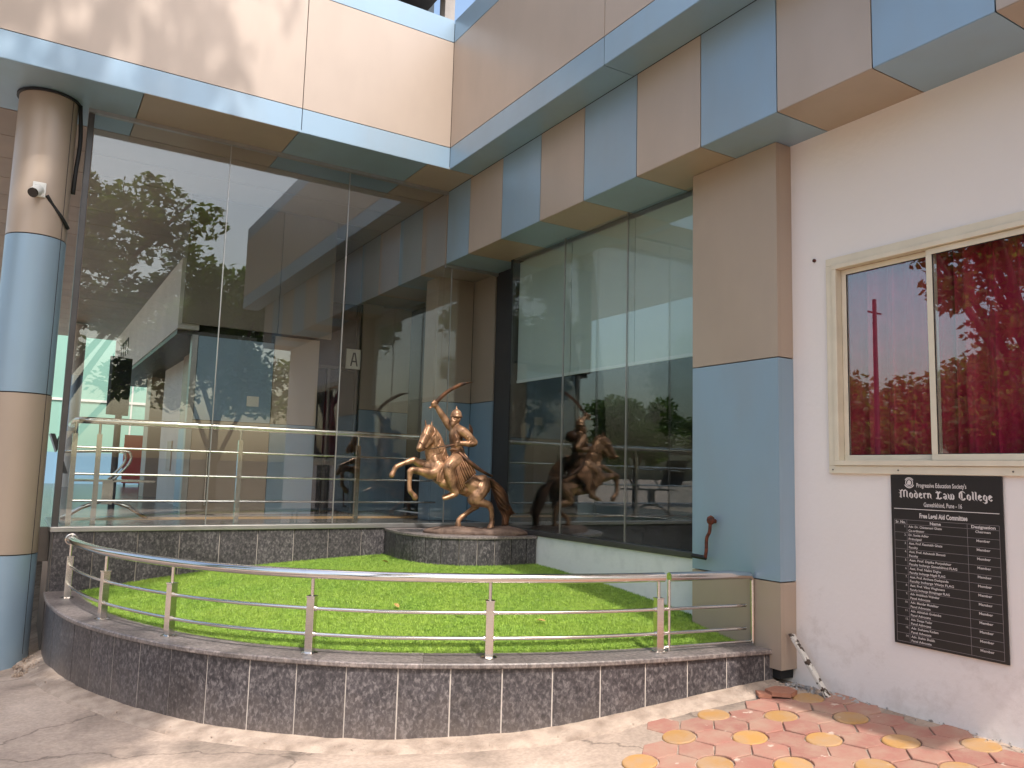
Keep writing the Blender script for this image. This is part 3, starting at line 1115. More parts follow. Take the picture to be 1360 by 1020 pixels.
# door handle on the panelled wall
part('door_handle', MB().tube([(1.90, YW - 0.05, 1.12), (1.90, YW - 0.05, 1.80)], 0.013, 10).tube([(1.90, YW, 1.2), (1.90, YW - 0.05, 1.2)], 0.008, 8).tube([(1.90, YW, 1.72), (1.90, YW - 0.05, 1.72)], 0.008, 8), M['steel'], smooth='auto')
# inner continuation of the right wing
part('inner_wall', MB().box(4.72, 4.86, 8.06, 8.6, Z_FLOOR, Z_SOF), M['joint'])
panel_x(8.06, 8.60, Z_FLOOR, 2.444, 4.69, M['blue'])
panel_x(8.06, 8.60, 2.444, Z_SOF, 4.69, M['brown'])
part('inner_pier', MB().box(4.19 + T, 4.70, 8.60 + T, 8.93, Z_FLOOR, Z_SOF), M['joint'])
for z0, z1, c in ((Z_FLOOR, 2.444, 'blue'), (2.444, Z_SOF, 'brown')):
    panel_y(4.19, 4.69, z0, z1, 8.60, M[c])
    panel_x(8.632, 8.93, z0, z1, 4.19, M[c])
Y2 = 10.8
part('inner_wall', MB().box(4.03, 5.2, Y2 + T, Y2 + 0.2, Z_FLOOR, Z_SOF), M['joint'])
for z0, z1, c in ((Z_FLOOR, 2.444, 'blue'), (2.444, Z_SOF, 'brown')):
    panel_y(4.03, 4.34, z0, z1, Y2 - 0.12, M[c])
    panel_y(4.37, 4.84, z0, z1, Y2, M[c])
part('inner_dark_glazing', MB().box(4.84, 5.2, 8.95, Y2, Z_FLOOR, Z_SOF), M['black'])
part('inner_door', MB().box(3.22, 4.02, 10.9, 10.95, Z_FLOOR, Z_SOF), M['screen'])
part('inner_door_frame', MB().box(3.21, 3.26, 10.84, 10.9, Z_FLOOR, Z_SOF).box(3.60, 3.64, 10.84, 10.9, Z_FLOOR, 3.0).box(3.26, 4.0, 10.84, 10.9, 3.0, 3.05), M['alu_dark'])
part('inner_back_wall', MB().box(2.3, 6.0, 12.1, 12.2, Z_FLOOR, Z_BEAM), M['lilac'])

# letter sign projecting into the lobby
sg = thing('letter_sign', 'white lobby sign with a black capital A seen through the left glass', 'sign', (3.88, 10.6, 3.0))
MB().box(-0.105, 0.105, -0.01, 0.01, 0, 0.28).build('board', M['paper'], sg)
MB().hexa([(-0.045, -0.016, 0.04), (-0.025, -0.016, 0.04), (-0.025, -0.011, 0.04), (-0.045, -0.011, 0.04)],
          [(-0.008, -0.016, 0.23), (0.012, -0.016, 0.23), (0.012, -0.011, 0.23), (-0.008, -0.011, 0.23)]) \
    .hexa([(0.045, -0.0165, 0.04), (0.065, -0.0165, 0.04), (0.065, -0.0115, 0.04), (0.045, -0.0115, 0.04)],
          [(0.008, -0.0165, 0.23), (0.028, -0.0165, 0.23), (0.028, -0.0115, 0.23), (0.008, -0.0115, 0.23)]) \
    .box(-0.025, 0.045, -0.017, -0.012, 0.095, 0.115).build('letter', M['ink'], sg)
MB().box(2.32, 2.465, YW - 0.006, YW - 0.002, 2.335, 2.46).build('paper_notice', M['paper'], label='small white paper taped to the blue lobby panel', cat='notice')

# lobby railing
lr = thing('lobby_railing', 'stainless steel railing standing just behind the left glass wall', 'railing', (0.45, 8.3, Z_FLOOR))
LRP = Matrix.Translation((-0.45, -8.3, -Z_FLOOR))
YR = 8.33


def lpart(name, mb, m, parent=lr, sm='auto'):
    o = mb.build(name, m, parent, sm)
    o.matrix_parent_inverse = LRP
    return o


lpart('handrail', MB().tube([(0.43, 9.3, 1.975), (0.43, YR + 0.1, 1.985), (0.46, YR + 0.03, 1.985), (0.54, YR, 1.985), (4.12, YR, 1.985)], 0.031, 14), M['steel'])
for z in (1.735, 1.49, 1.245):
    lpart('rail', MB().tube([(0.40, YR, z), (4.12, YR, z)], 0.011, 8), M['steel'])
for xx in (0.42, 0.62, 1.90, 3.16):
    p = lpart('post', MB().box(xx - 0.022, xx + 0.022, YR - 0.022, YR + 0.022, Z_FLOOR, 1.86), M['steel'], sm=False)
    lpart('post_pin', MB().tube([(xx, YR, 1.86), (xx, YR, 1.97)], 0.012, 10), M['steel'])

# steel waiting bench
wb = thing('waiting_bench', 'steel waiting bench with curved armrests at the left end of the lobby', 'bench', (0.8, 9.25, Z_FLOOR))
MB().box(-0.32, 0.42, -0.22, 0.22, 0.385, 0.405).build('seat', M['steel'], wb)
bk = MB().hexa([(-0.42, -0.22, 0.46), (-0.38, -0.22, 0.46), (-0.38, 0.22, 0.46), (-0.42, 0.22, 0.46)], [(-0.56, -0.22, 0.85), (-0.52, -0.22, 0.85), (-0.52, 0.22, 0.85), (-0.56, 0.22, 0.85)])
bk.build('backrest', M['alu_dark'], wb)
for yy in (-0.24, 0.24):
    MB().tube(catmull([(0.02, yy, 0.40), (0.15, yy, 0.56), (0.17, yy, 0.66), (0.08, yy, 0.70), (-0.42, yy, 0.68)], 6), 0.013, 8).build('armrest', M['steel'], wb, True)
MB().box(-0.05, 0.05, -0.03, 0.03, 0.15, 0.385).build('pedestal', M['steel'], wb)
for s in (-1, 1):
    MB().tube([(0, 0, 0.2), (s * 0.22, 0, 0.12), (s * 0.40, 0, 0.0)], 0.02, 8).build('leg', M['steel'], wb, True)

# display screen on a stand
ds = thing('display_screen', 'tall dark display screen on a black stand deep in the lobby', 'screen', (1.02, 11.2, Z_FLOOR), 0.6)
MB().tube([(0.05, 0.05, 0), (0.05, 0.05, 1.3)], 0.04, 10).build('stand', M['black'], ds, 'auto')
MB().box(-0.16, 0.13, -0.03, 0.03, 1.18, 1.92).build('frame', M['black'], ds, bevel=0.006)
MB().box(-0.145, 0.115, -0.034, -0.031, 1.2, 1.9).build('panel', M['screen'], ds)

# mint building and red board beyond the lobby
mb_ = thing('mint_building', 'pale mint green building beyond the far end of the lobby', 'building', (1.5, 30, 0))
MB().box(-9, 8, 0, 4, -0.5, 9).build('wall', M['teal'], mb_)
MB().box(-9, 8, -0.03, -0.003, -0.4, 1.9).build('base_panel', M['skyblue'], mb_)
for xx in (-4, -1.2, 1.6, 4.4):
    MB().box(xx, xx + 0.05, -0.04, -0.004, 1.95, 8.5).build('joint', M['white_wall'], mb_)
MB().box(-9, 8, -0.045, -0.005, 3.6, 3.68).build('joint', M['white_wall'], mb_)
pcx = thing('far_pillar', 'white and blue striped pillar at the far left of the lobby', 'pillar', (0.95, 21, 0))
for k, c in enumerate(('white_wall', 'blue', 'white_wall')):
    MB().lathe([(0.16, [Z_FLOOR, 2.3, 3.6][k]), (0.16, [2.296, 3.596, 4.8][k])], seg=24).build('casing', M[c], pcx, 'auto')
rb = thing('red_banner', 'red board standing behind the display screen outside the lobby', 'board', (2.2, 22, 0.6))
MB().box(0, 0.5, 0, 0.05, 0.5, 1.7).build('sheet', M['red'], rb)
MB().box(0.05, 0.1, 0.051, 0.09, 0, 0.6).build('leg', M['black'], rb)
MB().box(0.4, 0.45, 0.051, 0.09, 0, 0.6).build('leg', M['black'], rb)

# roller blinds behind the right shopfront
who = ['roller blind nearest the square pillar in the right shopfront', 'middle roller blind of the right shopfront', 'roller blind nearest the black corner mullion in the right shopfront']
for k, (a, b) in enumerate(zip(yg, yg[1:])):
    rbk = thing('roller_blind', 'pale green ' + who[k], 'blind', (X_GLASS + 0.10, (a + b) / 2, 2.62), group='roller blinds in the right shopfront')
    w = (b - a) / 2 - 0.004
    MB().box(0, 0.004, -w, w, 0, 1.33).build('fabric', M['blind'], rbk)
    MB().box(-0.008, 0.012, -w, w, -0.03, -0.001).build('bottom_bar', M['white_plastic'], rbk)

# ------------------------------------------------------------------ annex with the white plaster wall and sliding window
anx = thing('plaster_annex', 'white plastered wall with cream sliding window right of the square pillar', 'building', (X_PLAS, 3.0, 0.2))
AP = Matrix.Translation((-X_PLAS, -3.0, -0.2))


def apart(name, mb, m, parent=anx, sm=False, **kw):
    o = mb.build(name, m, parent, sm, **kw)
    o.matrix_parent_inverse = AP
    return o


WY0, WY1, WZ0, WZ1 = 1.93, 3.30, 1.69, 3.05
wl = MB()
# uneven plaster face: grid with a window opening
gy = sorted(set([Y_END + 0.21, 0.5, 1.0, 1.5, WY0, WY1] + [round(v, 3) for v in np.arange(1.6, 3.84, 0.08)] + [3.84]))
gzv = sorted(set([0.1, WZ0, WZ1, Z_SOF] + [round(v, 3) for v in np.arange(0.1, 3.98, 0.12)]))
idx = {}
for j, z in enumerate(gzv):
    for i, yv in enumerate(gy):
        edge = abs(yv - WY0) < 1e-6 or abs(yv - WY1) < 1e-6 or abs(z - WZ0) < 1e-6 or abs(z - WZ1) < 1e-6
        d = 0 if (edge or z > 3.9) else 0.004 * mnoise.noise((yv * 1.7, z * 1.7, 5)) + 0.0012 * mnoise.noise((yv * 6, z * 6, 2))
        if z < 0.5:
            d -= 0.02 * (0.5 - z) / 0.4 * (0.5 + mnoise.noise((yv * 4, z * 4, 9)))
        ye = yv + (0.012 * mnoise.noise((z * 3.1, 0, 0)) if yv > 3.83 else 0)
        idx[(i, j)] = len(wl.v)
        wl.v.append((X_PLAS + d, ye, z))
for j in range(len(gzv) - 1):
    for i in range(len(gy) - 1):
        if gy[i] >= WY0 - 1e-6 and gy[i + 1] <= WY1 + 1e-6 and gzv[j] >= WZ0 - 1e-6 and gzv[j + 1] <= WZ1 + 1e-6:
            continue
        wl.f.append((idx[(i, j)], idx[(i, j + 1)], idx[(i + 1, j + 1)], idx[(i + 1, j)]))
apart('wall', wl, M['plaster'], sm=True)
apart('wall_core', MB().box(X_PLAS + 0.03, X_PLAS + 0.2, Y_END + 0.21, WY0, 0.1, Z_SOF).box(X_PLAS + 0.03, X_PLAS + 0.2, WY1, 3.84, 0.1, Z_SOF)
      .box(X_PLAS + 0.03, X_PLAS + 0.2, WY0, WY1, 0.1, WZ0).box(X_PLAS + 0.03, X_PLAS + 0.2, WY0, WY1, WZ1, Z_SOF), M['grey_wall'])
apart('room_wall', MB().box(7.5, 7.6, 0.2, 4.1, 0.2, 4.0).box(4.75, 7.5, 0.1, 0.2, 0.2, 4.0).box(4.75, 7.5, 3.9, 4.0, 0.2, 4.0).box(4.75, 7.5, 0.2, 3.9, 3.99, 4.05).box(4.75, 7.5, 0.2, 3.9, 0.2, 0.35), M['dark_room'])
win = apart('window', MB().box(X_PLAS + 0.02, X_PLAS + 0.06, WY0, WY0 + 0.02, WZ0, WZ1), M['cream'])


def wpart(name, mb, m, **kw):
    o = mb.build(name, m, win, False, **kw)
    return o


fx0, fx1 = X_PLAS - 0.022, X_PLAS + 0.05


def frame(mb, y0, y1, z0, z1, w, xa, xb):
    mb.box(xa, xb, y0, y1, z0, z0 + w).box(xa, xb, y0, y1, z1 - w, z1)
    mb.box(xa, xb, y0, y0 + w, z0 + w, z1 - w).box(xa, xb, y1 - w, y1, z0 + w, z1 - w)
    return mb


wpart('outer_frame', frame(MB(), WY0 - 0.03, WY1 + 0.03, WZ0 - 0.032, WZ1 + 0.032, 0.05, fx0, X_PLAS + 0.03), M['cream'], bevel=0.003)
wpart('inner_frame', frame(MB(), WY0 + 0.021, WY1 - 0.021, WZ0 + 0.019, WZ1 - 0.019, 0.032, fx0 - 0.012, X_PLAS + 0.028), M['cream'], bevel=0.003)
ym = 2.63
wpart('sash', frame(MB(), ym - 0.018, WY1 - 0.055, WZ0 + 0.052, WZ1 - 0.053, 0.034, X_PLAS + 0.022, X_PLAS + 0.045), M['cream'], bevel=0.003)
wpart('sash', frame(MB(), WY0 + 0.054, ym + 0.018, WZ0 + 0.052, WZ1 - 0.053, 0.036, X_PLAS - 0.01, X_PLAS + 0.015), M['cream'], bevel=0.003)
wpart('pane', MB().box(X_PLAS + 0.031, X_PLAS + 0.035, ym + 0.012, WY1 - 0.085, WZ0 + 0.082, WZ1 - 0.083), M['glass_window'])
wpart('pane', MB().box(X_PLAS, X_PLAS + 0.004, WY0 + 0.086, ym - 0.014, WZ0 + 0.084, WZ1 - 0.085), M['glass_window'])
wpart('gasket', frame(MB(), ym + 0.014, WY1 - 0.087, WZ0 + 0.084, WZ1 - 0.085, 0.006, X_PLAS + 0.026, X_PLAS + 0.030), M['joint'])
wpart('gasket', frame(MB(), WY0 + 0.088, ym - 0.016, WZ0 + 0.086, WZ1 - 0.087, 0.006, X_PLAS - 0.006, X_PLAS - 0.001), M['joint'])
for yy, zz in ((3.30, 1.682), (2.85, 1.682), (2.2, 1.682)):
    wpart('screw', MB().tube([(fx0 - 0.003, yy, zz), (fx0, yy, zz)], 0.005, 8), M['alu_dark'])


def curtain(y0, y1, ph, label):
    mb = MB()
    N_, K = 90, 8
    for j in range(K + 1):
        z = 1.4 + (3.15 - 1.4) * j / K
        for i in range(N_ + 1):
            yv = y0 + (y1 - y0) * i / N_
            xx = X_PLAS + 0.16 + 0.035 * math.sin(yv * 42 + ph + 0.4 * math.sin(z * 2)) + 0.012 * math.sin(yv * 101 + z)
            mb.v.append((xx, yv, z))
    for j in range(K):
        for i in range(N_):
            a = j * (N_ + 1) + i
            mb.f.append((a, a + N_ + 1, a + N_ + 2, a + 1))
    o = mb.build('curtain', M['curtain'], None, True, label=label, cat='curtain', group='red curtains behind the sliding window')
    md = o.modifiers.new('solid', 'SOLIDIFY')
    md.thickness = 0.003


curtain(2.60, 3.34, 0.0, 'dark red curtain behind the left sash of the cream window')
curtain(1.90, 2.585, 1.3, 'dark red curtain behind the right sash of the cream window')
MB().tube([(X_PLAS - 0.012, 3.43, 3.10), (X_PLAS + 0.01, 3.43, 3.10)], 0.012, 10).build('bolt', M['rust'], None, 'auto', label='small rusty bolt in the plaster left of the window corner', cat='bolt')

# ------------------------------------------------------------------ notice board
NB_Y0, NB_Y1, NB_Z0, NB_Z1 = 2.262, 2.905, 0.672, 1.655     # Y1 is the left edge as seen
NW, NH = NB_Y1 - NB_Y0, NB_Z1 - NB_Z0
nb = thing('notice_board', 'black notice board with white lettering listing committee members under the window', 'notice board', (X_PLAS - 0.012, NB_Y1, NB_Z0), -math.pi / 2)
# local x runs right along the wall, local -y ... faces the viewer
MB().box(0, NW, -0.005, 0.005, 0, NH).build('board', M['notice'], nb, bevel=0.002)
TXT = []
dg = bpy.context.evaluated_depsgraph_get()


def text_mesh(body, size, sx=1.0, align='LEFT', bold=0.0):
    cu = bpy.data.curves.new('t', 'FONT')
    cu.body = body
    cu.size = size
    cu.align_x = align
    cu.offset = bold
    cu.resolution_u = 2
    ob = bpy.data.objects.new('t', cu)
    me = bpy.data.meshes.new_from_object(ob)
    vs = [(v.co.x * sx, v.co.y) for v in me.vertices]
    fs = [tuple(p.vertices) for p in me.polygons]
    bpy.data.objects.remove(ob)
    bpy.data.curves.remove(cu)
    bpy.data.meshes.remove(me)
    return vs, fs


def put_text(mb, body, x, z, size, sx=1.0, align='LEFT', bold=0.0, fit=None, y=-0.0062):
    vs, fs = text_mesh(body, size, sx, 'LEFT', bold)
    if not vs:
        return
    xs_ = [v[0] for v in vs]
    w = max(xs_) - min(xs_)
    k = fit / w if fit else 1.0
    w *= k
    ox = x - (w / 2 if align == 'CENTER' else w if align == 'RIGHT' else 0) - min(xs_) * k
    mb.add([(ox + v[0] * k, y, z + v[1]) for v in vs], fs)


# board fractions measured from its top-left corner
def fz(t):
    return NH * (1 - t)


def line(name, *a, **k):
    mb = MB()
    put_text(mb, *a, **k)
    return mb.build(name, M['engraved'], nb)


line('heading', "Progressive Education Society's", NW * 0.255, fz(0.072), 0.036, bold=0.0006, fit=NW * 0.45)
line('heading', 'Ganeshkhind, Pune - 16', NW * 0.49, fz(0.185), 0.036, align='CENTER', bold=0.0005, fit=NW * 0.345)
line('heading', 'Free Legal Aid Committee', NW * 0.49, fz(0.252), 0.038, align='CENTER', bold=0.0012, fit=NW * 0.43)
# broad-nib gothic lettering of the college name
GL = {
    'M': (1.25, [[(0.05, 0.12), (0.2, 0.0)], [(0.2, 0.0), (0.2, 0.8), (0.05, 0.95)], [(0.2, 0.85), (0.45, 1.0), (0.6, 0.85), (0.6, 0.1)], [(0.6, 0.85), (0.85, 1.0), (1.0, 0.85), (1.0, 0.1), (1.12, 0.0)], [(0.0, 0.6), (0.2, 0.5)]]),
    'L': (0.85, [[(0.12, 1.0), (0.3, 0.85), (0.3, 0.15), (0.1, 0.02)], [(0.12, 0.08), (0.45, 0.0), (0.72, 0.16)], [(0.3, 0.6), (0.55, 0.9), (0.7, 0.8)], [(0.05, 0.75), (0.3, 0.9)]]),
    'C': (0.88, [[(0.70, 0.84), (0.60, 0.98), (0.36, 1.0), (0.12, 0.78), (0.10, 0.25), (0.34, 0.0), (0.58, 0.02), (0.74, 0.2)], [(0.36, 0.86), (0.36, 0.16)]]),
    'o': (0.6, [[(0.12, 0.5), (0.12, 0.14), (0.28, 0.0)], [(0.12, 0.5), (0.28, 0.66), (0.44, 0.5), (0.44, 0.14), (0.28, 0.0)]]),
    'd': (0.6, [[(0.12, 0.5), (0.12, 0.14), (0.28, 0.0), (0.44, 0.14), (0.44, 0.55), (0.18, 0.95)], [(0.12, 0.5), (0.28, 0.62)]]),
    'e': (0.56, [[(0.12, 0.5), (0.12, 0.14), (0.28, 0.0), (0.44, 0.14)], [(0.12, 0.5), (0.28, 0.66), (0.42, 0.52), (0.14, 0.3)]]),
    'r': (0.48, [[(0.06, 0.58), (0.14, 0.62), (0.14, 0.08), (0.24, 0.0)], [(0.2, 0.52), (0.34, 0.66), (0.42, 0.56)]]),
    'n': (0.64, [[(0.04, 0.58), (0.14, 0.64), (0.14, 0.06)], [(0.18, 0.52), (0.34, 0.66), (0.46, 0.52), (0.46, 0.1), (0.56, 0.0)]]),
    'a': (0.58, [[(0.12, 0.58), (0.3, 0.66), (0.42, 0.52), (0.42, 0.1), (0.52, 0.0)], [(0.42, 0.36), (0.14, 0.26), (0.14, 0.1), (0.26, 0.0), (0.42, 0.14)]]),
    'w': (0.86, [[(0.06, 0.66), (0.14, 0.56), (0.14, 0.12), (0.28, 0.0), (0.42, 0.12), (0.42, 0.62)], [(0.42, 0.12), (0.56, 0.0), (0.7, 0.14), (0.7, 0.5), (0.56, 0.68)]]),
    'l': (0.32, [[(0.06, 0.95), (0.14, 0.98), (0.14, 0.1), (0.26, 0.0)]]),
    'g': (0.58, [[(0.12, 0.5), (0.12, 0.14), (0.28, 0.0), (0.44, 0.14)], [(0.12, 0.5), (0.28, 0.66), (0.44, 0.54), (0.44, -0.16), (0.24, -0.3), (0.08, -0.2)]]),
    ' ': (0.42, []),
}


def gothic(mb, body, x, z, h, width, y=-0.0063):
    tot = sum(GL[c][0] for c in body)
    k = width / tot
    nb_, pen = (0.075, 0.055), 0.0
    cnt = 0
    for c in body:
        adv, strokes = GL[c]
        for st in strokes:
            for p, q in zip(st, st[1:]):
                hull = []
                for (px, pz) in (p, q):
                    hull += [(px - nb_[0], pz + nb_[1]), (px + nb_[0], pz - nb_[1]), (px - nb_[0] * 0.7, pz + nb_[1] * 1.3), (px + nb_[0] * 1.25, pz - nb_[1] * 0.6)]
                # convex hull (monotone chain)
                pts = sorted(set(hull))

                def half(ps):
                    out = []
                    for r in ps:
                        while len(out) > 1 and (out[-1][0] - out[-2][0]) * (r[1] - out[-2][1]) - (out[-1][1] - out[-2][1]) * (r[0] - out[-2][0]) <= 0:
                            out.pop()
                        out.append(r)
                    return out
                ch = half(pts)[:-1] + half(pts[::-1])[:-1]
                cnt += 1
                mb.add([(x + (pen + u) * k, y - 0.00001 * (cnt % 40), z + v * h) for u, v in ch], [tuple(range(len(ch)))])
        pen += adv
    return mb


gothic(MB(), 'Modern Law College', NW * 0.085, fz(0.136), 0.046, NW * 0.84).build('college_name', M['engraved'], nb)
# emblem: ring with a bust-like figure and ribbons
em = MB()
ex, ez = NW * 0.185, fz(0.045)


def ring(mb, cx_, cz_, r0, r1, a0=0, a1=360, n_=28, y=-0.0062, sz=1.0):
    b = len(mb.v)
    for k in range(n_ + 1):
        a = math.radians(a0 + (a1 - a0) * k / n_)
        for r in (r0, r1):
            mb.v.append((cx_ + r * math.cos(a), y, cz_ + r * math.sin(a) * sz))
    for k in range(n_):
        mb.f.append((b + 2 * k, b + 2 * k + 1, b + 2 * k + 3, b + 2 * k + 2))


ring(em, ex, ez, 0.019, 0.024)
ring(em, ex, ez, 0.0002, 0.012, sz=1.15, y=-0.0061)
ring(em, ex, ez, 0.026, 0.031, 30, 150)
ring(em, ex, ez, 0.027, 0.033, 205, 335)
ring(em, ex - 0.002, ez - 0.012, 0.0002, 0.013, 0, 180, y=-0.0063)
em.build('emblem', M['engraved'], nb)
MB().box(NW * 0.03, NW * 0.97, -0.0064, -0.0055, fz(0.2045), fz(0.2005)).build('divider', M['engraved'], nb)
rules = MB()
t0_, t1_ = 0.268, 0.985
hh = 0.026
rowh = (t1_ - t0_ - hh) / 14
cxs = (0.03, 0.152, 0.70, 0.965)
lw_ = 0.0011
for k in range(16):
    t = t0_ if k == 0 else t0_ + hh + rowh * (k - 1)
    rules.box(NW * cxs[0], NW * cxs[3], -0.0061, -0.0056, fz(t) - lw_, fz(t) + lw_)
for c in cxs:
    rules.box(NW * c - lw_, NW * c + lw_, -0.0062, -0.0057, fz(t1_), fz(t0_))
rules.build('table_rules', M['engraved_dim'], nb)
body = MB()
put_text(body, 'Sr. No.', NW * 0.091, fz(t0_ + 0.021), 0.022, align='CENTER', bold=0.0006, fit=NW * 0.098)
put_text(body, 'Name', NW * 0.42, fz(t0_ + 0.021), 0.023, align='CENTER', bold=0.0006, fit=NW * 0.10)
put_text(body, 'Designation', NW * 0.835, fz(t0_ + 0.021), 0.023, align='CENTER', bold=0.0006, fit=NW * 0.20)
names = [('Adv. Dr. Chintamani Ghate', 'Co-ordinator', 0.31), ('Dr. Sunita Adkar', 'Principal', 0.19), ('Asst. Prof. Kaustubh Ghate', 'Faculty', 0.31), ('Asst. Prof. Ashutosh Shrouti', 'Faculty', 0.335),
         ('Asst. Prof. Dipika Purpalekar', 'Faculty Incharge Ganeshkhind FLAG', 0.385), ('Asst. Prof. Nalini Dighe', 'Faculty Incharge Nigdi FLAG', 0.29), ('Asst. Prof. Archana Deshpande', 'Faculty Incharge Warje FLAG', 0.355),
         ('Asst. Prof. Vikas Waghmare', 'Faculty Incharge Shivajinagar FLAG', 0.32), ('Adv. Hrishikesh Walvekar', 'Panel Advocate', 0.27), ('Adv. Mandar Mutalikar', 'Panel Advocate', 0.26),
         ('Adv. Abhishek Godambe', 'Panel Advocate', 0.28), ('Adv. Deepa Yadav', 'Panel Advocate', 0.195), ('Adv. Sushama Kadam', 'Panel Advocate', 0.25), ('Adv. Shahin Shaikh', 'Panel Advocate', 0.215)]
for k, (a, b, w) in enumerate(names):
    body.build('column_titles' if k == 0 else 'member_row', M['engraved'], nb, kind='stuff')
    body = MB()
    t = t0_ + hh + rowh * k
    put_text(body, '%d.' % (k + 1), NW * 0.142, fz(t + 0.019), 0.017, align='RIGHT')
    put_text(body, a, NW * 0.166, fz(t + 0.0195), 0.0185, fit=NW * w, bold=0.0003)
    put_text(body, b, NW * 0.166, fz(t + 0.043), 0.0185, fit=NW * (0.12 if b == 'Principal' else 0.085 if b == 'Faculty' else 0.15 if b == 'Co-ordinator' else 0.185 if b == 'Panel Advocate' else w * 1.13), bold=0.0003)
    put_text(body, 'Chairman' if k == 0 else 'Member', NW * 0.83, fz(t + 0.020), 0.0185, align='CENTER', fit=NW * (0.125 if k == 0 else 0.112), bold=0.0003)
body.build('member_row', M['engraved'], nb, kind='stuff')

# ------------------------------------------------------------------ planter wall of granite tiles with a coping
pw = thing('planter_wall', 'low curved planter wall of speckled dark granite tiles with grey coping', 'wall', (1.6, 4.65, 0))
PWP = Matrix.Translation((-1.6, -4.65, 0))


def ppart(name, mb, m, parent=None, sm=False, **kw):
    o = mb.build(name, m, parent or pw, sm, **kw)
    o.matrix_parent_inverse = PWP
    return o


core = MB()
ci = offset(OUT, 0.26)
for i in range(0, n - 4, 4):
    a, b = i, min(i + 4, n - 1)
    core.add([(CORE[a].x, CORE[a].y, -0.2), (CORE[b].x, CORE[b].y, -0.2), (ci[b].x, ci[b].y, -0.2), (ci[a].x, ci[a].y, -0.2),
              (CORE[a].x, CORE[a].y, 0.452), (CORE[b].x, CORE[b].y, 0.452), (ci[b].x, ci[b].y, 0.452), (ci[a].x, ci[a].y, 0.452)],
             [(4, 5, 6, 7), (0, 1, 5, 4), (2, 3, 7, 6)])
ppart('core', core, M['grout'])
# tiles counted from the right end
sarc = [0.0]
for a, b in zip(OUT, OUT[1:]):
    sarc.append(sarc[-1] + (b - a).length)
TOT = sarc[-1]


def at_s(C, s):
    j = int(np.searchsorted(sarc, s)) - 1
    j = max(0, min(j, len(C) - 2))
    t = (s - sarc[j]) / (sarc[j + 1] - sarc[j])
    return C[j].lerp(C[j + 1], t)


edges = [TOT, TOT - 0.07]
while edges[-1] > 0.33:
    edges.append(edges[-1] - 0.307)
edges.append(0.0)
edges = edges[::-1]
for s0, s1 in zip(edges, edges[1:]):
    if s1 - s0 < 0.04:
        continue
    g = 0.004
    K = 5
    mb = MB()
    ss = [s0 + g + (s1 - s0 - 2 * g) * k / K for k in range(K + 1)]
    z0 = min(gz(at_s(WALL, s0).x, at_s(WALL, s0).y), gz(at_s(WALL, s1).x, at_s(WALL, s1).y)) - 0.05
    dd = random.uniform(-0.0015, 0.0015)
    Wc = WALL
    for s in ss:
        o_, c_ = at_s(WALL, s), at_s(CORE, s)
        c_ = c_ + (c_ - o_).normalized() * 0.006
        o_ = o_ + (o_ - c_).normalized() * dd
        mb.v += [(o_.x, o_.y, z0), (c_.x, c_.y, z0), (o_.x, o_.y, 0.453), (c_.x, c_.y, 0.453)]
    for k in range(K):
        b_ = 4 * k
        mb.f += [(b_, b_ + 4, b_ + 6, b_ + 2), (b_ + 1, b_ + 3, b_ + 7, b_ + 5), (b_ + 2, b_ + 6, b_ + 7, b_ + 3), (b_, b_ + 1, b_ + 5, b_ + 4)]
    e_ = 4 * K
    mb.f += [(0, 2, 3, 1), (e_, e_ + 1, e_ + 3, e_ + 2)]
    ppart('granite_tile', mb, M['granite'])
# coping slabs
cs = [0.0]
while cs[-1] + 0.9 < TOT:
    cs.append(cs[-1] + 0.62)
cs.append(TOT)
for s0, s1 in zip(cs, cs[1:]):
    K = 10
    mb = MB()
    for k in range(K + 1):
        s = s0 + 0.001 + (s1 - s0 - 0.002) * k / K
        o_, i_ = at_s(OUT, s), at_s(INN, s)
        d_ = (o_ - i_).normalized()
        prof = [(o_ - d_ * 0.004, 0.4545), (o_, 0.460), (o_, 0.478), (o_ - d_ * 0.006, Z_COP), (i_, Z_COP), (i_, 0.4545)]
        mb.v += [(p.x, p.y, z) for p, z in prof]
    for k in range(K):
        for q in range(6):
            a, b = 6 * k + q, 6 * k + (q + 1) % 6
            mb.f.append((b, a, a + 6, b + 6))
    mb.f += [tuple(range(6)), tuple(6 * K + q for q in range(5, -1, -1))]
    ppart('coping_slab', mb, M['granite_top'])

# ------------------------------------------------------------------ planter railing
pr = thing('planter_railing', 'curved stainless steel railing with two thin rails along the planter coping', 'railing', (1.6, 4.9, Z_COP))
PRP = Matrix.Translation((-1.6, -4.9, -Z_COP))


def rpart(name, mb, m, parent=None, sm='auto', **kw):
    o = mb.build(name, m, parent or pr, sm, **kw)
    if parent is None:
        o.matrix_parent_inverse = PRP
    return o


targets = [(0.393, 7.56), (0.605, 6.49), (1.003, 5.734), (1.65, 4.9), (2.533, 4.314), (3.60, 3.961), (4.335, 3.80)]
pi_ = [min(range(n), key=lambda i: (RAIL[i].x - t[0]) ** 2 + (RAIL[i].y - t[1]) ** 2) for t in targets]
r0, r1 = pi_[0], pi_[-1]
ZR = 0.957
top = [Vector((p.x, p.y, ZR)) for p in RAIL[r0:pi_[5] + 3:5]]
rpart('handrail', MB().tube(top, 0.03, 20), M['steel'])
tail_ = [Vector((p.x, p.y, ZR)) for p in RAIL[pi_[5] + 4:r1 - 6:4]]
e_ = RAIL[r1]
tail_ += [Vector((e_.x - 0.02, e_.y + 0.003, ZR - 0.006)), Vector((e_.x, e_.y, ZR - 0.03))]
rpart('handrail', MB().tube(tail_, [0.03] * (len(tail_) - 2) + [0.024, 0.016], 18), M['steel'])
p0 = RAIL[r0]
